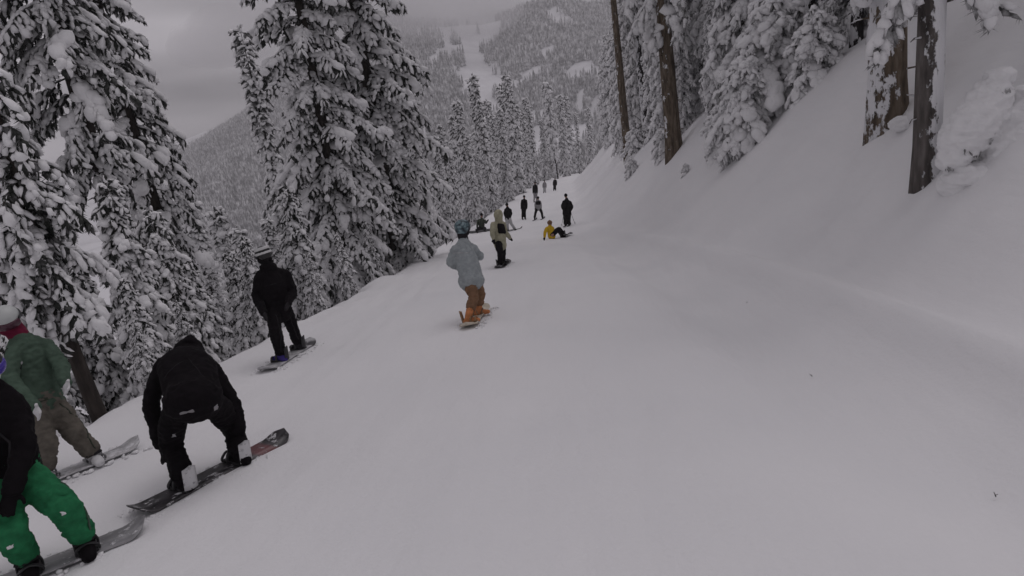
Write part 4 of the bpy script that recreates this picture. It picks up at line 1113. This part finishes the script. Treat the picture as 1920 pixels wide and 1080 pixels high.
snowboard("whitish snow-covered snowboard under the rider in the dark green jacket", (-5.42, 4.10), (-4.66, 5.44),
          board_mat("white_topsheet", [(.35, (.42, .42, .43)), (.65, (.60, .60, .61))], 6, .48, 3), feet_of("green_jacket"), -1, BIND_GREY, BIND_WHITE, group="snowboards on the run")
snowboard("pale snowboard with a dark nose graphic under the standing black-clad rider", (-4.50, 7.86), (-4.50, 9.56),
          board_mat("pale_topsheet", [(.4, (.35, .35, .36)), (.6, (.55, .55, .56))], 10, .62, 4, (.55, .75, (.04, .04, .045))), feet_of("black"), 1, BIND_BLACK, BIND_BLACK, group="snowboards on the run")
snowboard("tan snowboard under the pale blue jacket", (-1.68, 9.15), (-1.60, 10.75),
          board_mat("tan_topsheet", [(.4, (.52, .46, .36)), (.6, (.66, .60, .50))], 9, .60, 5), feet_of("blue"), -1, cloth("tan_binding", (.30, .18, .10)), cloth("tan_highback", (.38, .25, .15)), edge_tilt=.10, group="snowboards on the run")
snowboard("dark snowboard with pale edges under the beige hooded rider", (-1.93, 16.75), (-1.80, 18.2),
          board_mat("dark_topsheet", [(.4, (.03, .03, .033)), (.6, (.10, .10, .105))], 9, .58, 6), feet_of("hoodie"), -1, BIND_BLACK, BIND_BLACK, group="snowboards on the run")
snowboard("dark snowboard lying across in front of the kneeling person", (-6.05, 38.35), (-4.15, 38.2),
          board_mat("charcoal_topsheet", [(.4, (.03, .03, .033)), (.6, (.08, .08, .085))], 7, .68, 7), feet_of("sitter"), 1, BIND_BLACK, BIND_BLACK, lift=.05, edge_tilt=-.5, group="snowboards on the run")
snowboard("dark snowboard at the feet of the sitting yellow jacket", (-.06, 26.5), (.32, 27.7),
          board_mat("soot_topsheet", [(.4, (.05, .05, .055)), (.6, (.14, .14, .145))], 7, .58, 8), feet_of("yellow"), 1, BIND_BLACK, BIND_BLACK, edge_tilt=.25, group="snowboards on the run")
def ski_pair(key, who, d=(0.1, 1.0), L=1.65):
    d = unit(v3((*d, 0)))
    for (fx, fy), which in zip(feet_of(key), ("left", "right")):
        a = v3((fx, fy, 0)) - d * L * .48; b = v3((fx, fy, 0)) + d * L * .52
        V = []
        s = np.cross(d, UPZ); N = 16
        for i in range(N + 1):
            t = i / N; p = a + (b - a) * t; z = ground(p[0], p[1]) + .02 + .09 * max(0, (t - .86) / .14) ** 2
            w = .045 * (1 - .75 * max(0, (t - .9) / .1) ** 2)
            for sg, hh in ((-1, 0), (-1, .014), (1, .014), (1, 0)):
                V.append(v3((p[0], p[1], z + hh)) + s * sg * w)
        F = [(i * 4 + k, i * 4 + (k + 1) % 4, i * 4 + 4 + (k + 1) % 4, i * 4 + 4 + k) for i in range(N) for k in range(4)] + [(3, 2, 1, 0), (N * 4, N * 4 + 1, N * 4 + 2, N * 4 + 3)]
        o = link("ski", mesh_np("ski", np.array(V), np.array(F), CL["charcoal"], smooth=False))
        tag(o, "%s ski of %s" % (which, who), "ski", "skis under the skiers")
        bd = bm_link("ski_binding", rounded_box((fx - .04, fy - .14, ground(fx, fy) + .03), (fx + .04, fy + .14, ground(fx, fy) + .065)), BIND_BLACK, o)
def pole(top, foot, label):
    V, F = merge([chain([top, foot], [.012, .008], n=8, sub=2), chain([v3(top) + UPZ * .06, v3(top) - UPZ * .05], [.022, .02], n=8, sub=2), ball(v3(foot) + UPZ * .06, (.05, .05, .008))])
    tag(link("ski_pole", mesh_np("ski_pole", V, F, BIND_BLACK)), label, "ski pole", "ski poles")
ski_pair("skier", "the person in bulky black clothing", (.12, 1))
b, J = POSES["skier"]
for s, sg, w in (("L", -1, "left"), ("R", 1, "right")):
    h = v3(b) + v3(J["w" + s]); fx, fy = h[0] + sg * .22, h[1] + .15
    pole(h, (fx, fy, ground(fx, fy)), "%s pole held by the person in bulky black clothing" % w)
ski_pair("grey_trousers", "the person in pale grey trousers", (.45, .9))
ski_pair("grey_jacket", "the person in the grey jacket", (.15, 1))
ski_pair("dark_thin", "the slim person in black down the run", (-.1, 1))

# ------------------------------------------------------------------ small things on the bank and at the edges
def sapling():
    """young fir bent over under a heavy load of snow, beside the plastered trunk"""
    root = link("snow_buried_sapling", None, None, (5.56, 9.05, ground(5.56, 9.05) - .10))
    def w(x, y, z): return v3((x, y, z))
    st = [w(0, 0, 0), w(.05, .05, .7), w(.26, .04, 1.15), w(.38, .0, 1.36), w(.44, -.03, 1.34)]
    V, F = chain(st, [.05, .045, .035, .025, .015], n=8)
    link("trunk", mesh_np("trunk", V, F, MAT["bark"]), root)
    A = chain([w(.36, .05, 1.42), w(.26, .0, 1.15), w(.08, -.05, .80), w(-.12, -.08, .42)], [(.15, .15), (.25, .22), (.31, .25), (.16, .15)])
    B = chain([w(.72, .05, 1.12), w(.70, .02, .86), w(.64, .0, .46), w(.60, .0, .05)], [.16, .30, .46, .54])
    C = chain([w(-.02, -.05, .08), w(.25, -.12, .10), w(.85, 0.0, .14), w(1.0, .02, .30)], [.2, .28, .26, .2])
    D = [ball(w(.38, .03, 1.45), (.17, .16, .13)), ball(w(.75, .0, 1.2), (.13, .13, .12)), ball(w(.02, -.12, .16), (.24, .2, .2)), ball(w(1.02, -.06, .2), (.22, .2, .22)), ball(w(.3, -.05, .95), (.22, .18, .2))]
    sn = skin("snow_cover", [A, B, C] + D, .02, MAT["snow"], root, 4, .05, 5.0, 5)
    fr = []
    r = random.Random(4)
    for p, s_, n in [((-.16, -.16, .36), .08, 14), ((.0, -.22, .52), .10, 12), ((.14, -.22, .70), .10, 10), ((1.0, -.22, .08), .10, 16), ((.86, -.28, .04), .10, 10), ((.34, -.16, 1.26), .08, 8), ((.30, -.30, .12), .06, 8)]:
        for k in range(n):
            q = v3(p) + v3((r.uniform(-1, 1), r.uniform(-.4, .4), r.uniform(-.6, .6))) * s_
            d = unit(v3((r.uniform(-.6, .6), r.uniform(-.6, .2), r.uniform(-1, -.4)))); sd = unit(np.cross(d, UPZ)); up = np.cross(sd, d)
            fr.append((q, sd * .018, d * .055, up * .02))
    V, F = scatter(NEED_T, fr)
    link("crown", mesh_np("crown", V, F, MAT["frosted"], smooth=False), root)
    root.scale = (1.12, 1.2, 1.0)
    return tag(root, "young tree buried under a hooded mound of snow beside the plastered trunk", "tree", "snow-buried bushes on the bank")
sapling()
def lump(name, x, y, r, label, seed, dz=.55):
    pr = [ball((0, 0, r * dz), (r, r * .9, r * .85)), ball((r * .5, 0, r * .2), (r * .7, r * .7, r * .5))]
    o = skin(name, pr, max(r * .12, .012), MAT["snow"], None, 3, r * .18, 2.2 / r, seed)
    o.location = (x, y, ground(x, y))
    return tag(o, label, "snow clump", "snow clumps on the bank")
lump("snow_clump", 6.30, 12.05, .17, "round ball of snow lodged at the foot of the thickest trunk", 2)
lump("snow_clump", 6.75, 9.2, .15, "small snow lump on the bank right of the snow-buried sapling", 3, .3)
def twig(x, y, L, az, label):
    L *= .5
    d = v3((math.cos(az), math.sin(az), .12)); p = v3((x, y, ground(x, y) + .008))
    V, F = merge([chain([p, p + d * L * .5, p + d * L + v3((0, .01, .005))], [.004, .003, .002], n=6, sub=2), chain([p + d * L * .5, p + d * L * .7 + v3((.01, -.01, .008))], [.002, .0015], n=6, sub=2)])
    tag(link("twig", mesh_np("twig", V, F, MAT["bark"])), label, "twig", "fallen twigs on the snow")
twig(2.83, 9.55, .12, .4, "tiny dark twig on the trough of the run, farthest of three")
twig(2.52, 6.18, .07, 1.9, "tiny dark twig on the trough of the run, middle of three")
twig(2.65, 3.59, .05, 1.2, "tiny dark twig on the snow near the right edge of the photo")

# loose snow: crumbs kicked up along the boards, broken crust along the edge and scattered lumps on the run
def crumbs():
    r = np.random.default_rng(5)
    pts = []
    for (a, b, n, w) in [((-3.53, 3.80), (-2.90, 5.16), 420, .17), ((-4.33, 2.62), (-3.27, 3.64), 380, .17), ((-5.42, 4.10), (-4.66, 5.44), 420, .17), ((-4.5, 7.86), (-4.5, 9.56), 300, .17), ((-1.68, 9.15), (-1.60, 10.75), 260, .18), ((-1.93, 16.75), (-1.8, 18.2), 120, .2)]:
        a = np.array(a); b = np.array(b); d = (b - a) / np.linalg.norm(b - a); s = np.array([d[1], -d[0]])
        n = n // 2; t = r.random(n); side = np.where(r.random(n) < .6, 1, -1)
        o = side * (w - .03 + np.abs(r.normal(0, .07, n)))
        P = a + (b - a) * t[:, None] + s * o[:, None]
        pts.append(np.c_[P, r.gamma(2.0, .005, n)])
    P = np.concatenate(pts); fr = []
    Zc = terrain(P[:, 0], P[:, 1])
    for (x, y, s), z in zip(P, Zc):
        s = min(s, .045)
        fr.append(((x, y, z + s * .2), (s * r.uniform(.7, 1.4), s * r.uniform(-.3, .3), 0), (0, s * r.uniform(.7, 1.4), 0), (0, 0, s * .8)))
    return scatter(SNOW_T, fr)
cv, cf = crumbs()
tag(link("snow_crumbs", mesh_np("snow_crumbs", cv, cf, MAT["snow"])), "loose crumbs of snow scattered around the boards and along the run", "snow", None, "stuff")

# ------------------------------------------------------------------ haze filling the valley air
def box_mesh(name, lo, hi):
    V = np.array([(x, y, z) for x in (lo[0], hi[0]) for y in (lo[1], hi[1]) for z in (lo[2], hi[2])])
    F = np.array([(0, 1, 3, 2), (4, 6, 7, 5), (0, 4, 5, 1), (2, 3, 7, 6), (0, 2, 6, 4), (1, 5, 7, 3)])
    return mesh_np(name, V, F, None, smooth=False)
hz = bpy.data.materials.new("valley_haze"); hz.use_nodes = True
hz.node_tree.nodes.clear()
_ho = hz.node_tree.nodes.new("ShaderNodeOutputMaterial")
_hv = hz.node_tree.nodes.new("ShaderNodeVolumePrincipled")
_hv.inputs["Color"].default_value = (0.97, 0.96, 0.98, 1)
_hv.inputs["Density"].default_value = 0.00046
_hv.inputs["Anisotropy"].default_value = 0.0
hz.node_tree.links.new(_hv.outputs["Volume"], _ho.inputs["Volume"])
hme = box_mesh("haze", (-1920, -60, -190), (1150, 1780, 300))
hme.materials.append(hz)
haze = link("haze", hme)
tag(haze, "pale winter haze filling the valley", "haze", None, "stuff")

# low cloud lying on the ridge
lc = bpy.data.materials.new("low_cloud_vapour"); lc.use_nodes = True
lc.node_tree.nodes.clear()
_co = lc.node_tree.nodes.new("ShaderNodeOutputMaterial"); _cv = lc.node_tree.nodes.new("ShaderNodeVolumePrincipled")
_cv.inputs["Color"].default_value = (0.98, 0.97, 0.99, 1); _cv.inputs["Density"].default_value = 0.0055
lc.node_tree.links.new(_cv.outputs["Volume"], _co.inputs["Volume"])
pr = []
r_ = random.Random(9)
for k in range(11):
    cx = -560 + k * 42 + r_.uniform(-20, 20)
    pr.append(ball((cx, 1150 + r_.uniform(-70, 70), 172 + r_.uniform(-22, 22) - (25 if -330 < cx < -120 else 0)), (r_.uniform(60, 110), r_.uniform(90, 150), r_.uniform(28, 52))))
cl_o = skin("low_cloud", pr, 12.0, lc, None, 4, 12.0, .012, 3)
tag(cl_o, "low grey cloud hanging on the mountain ridge", "cloud", None, "stuff")
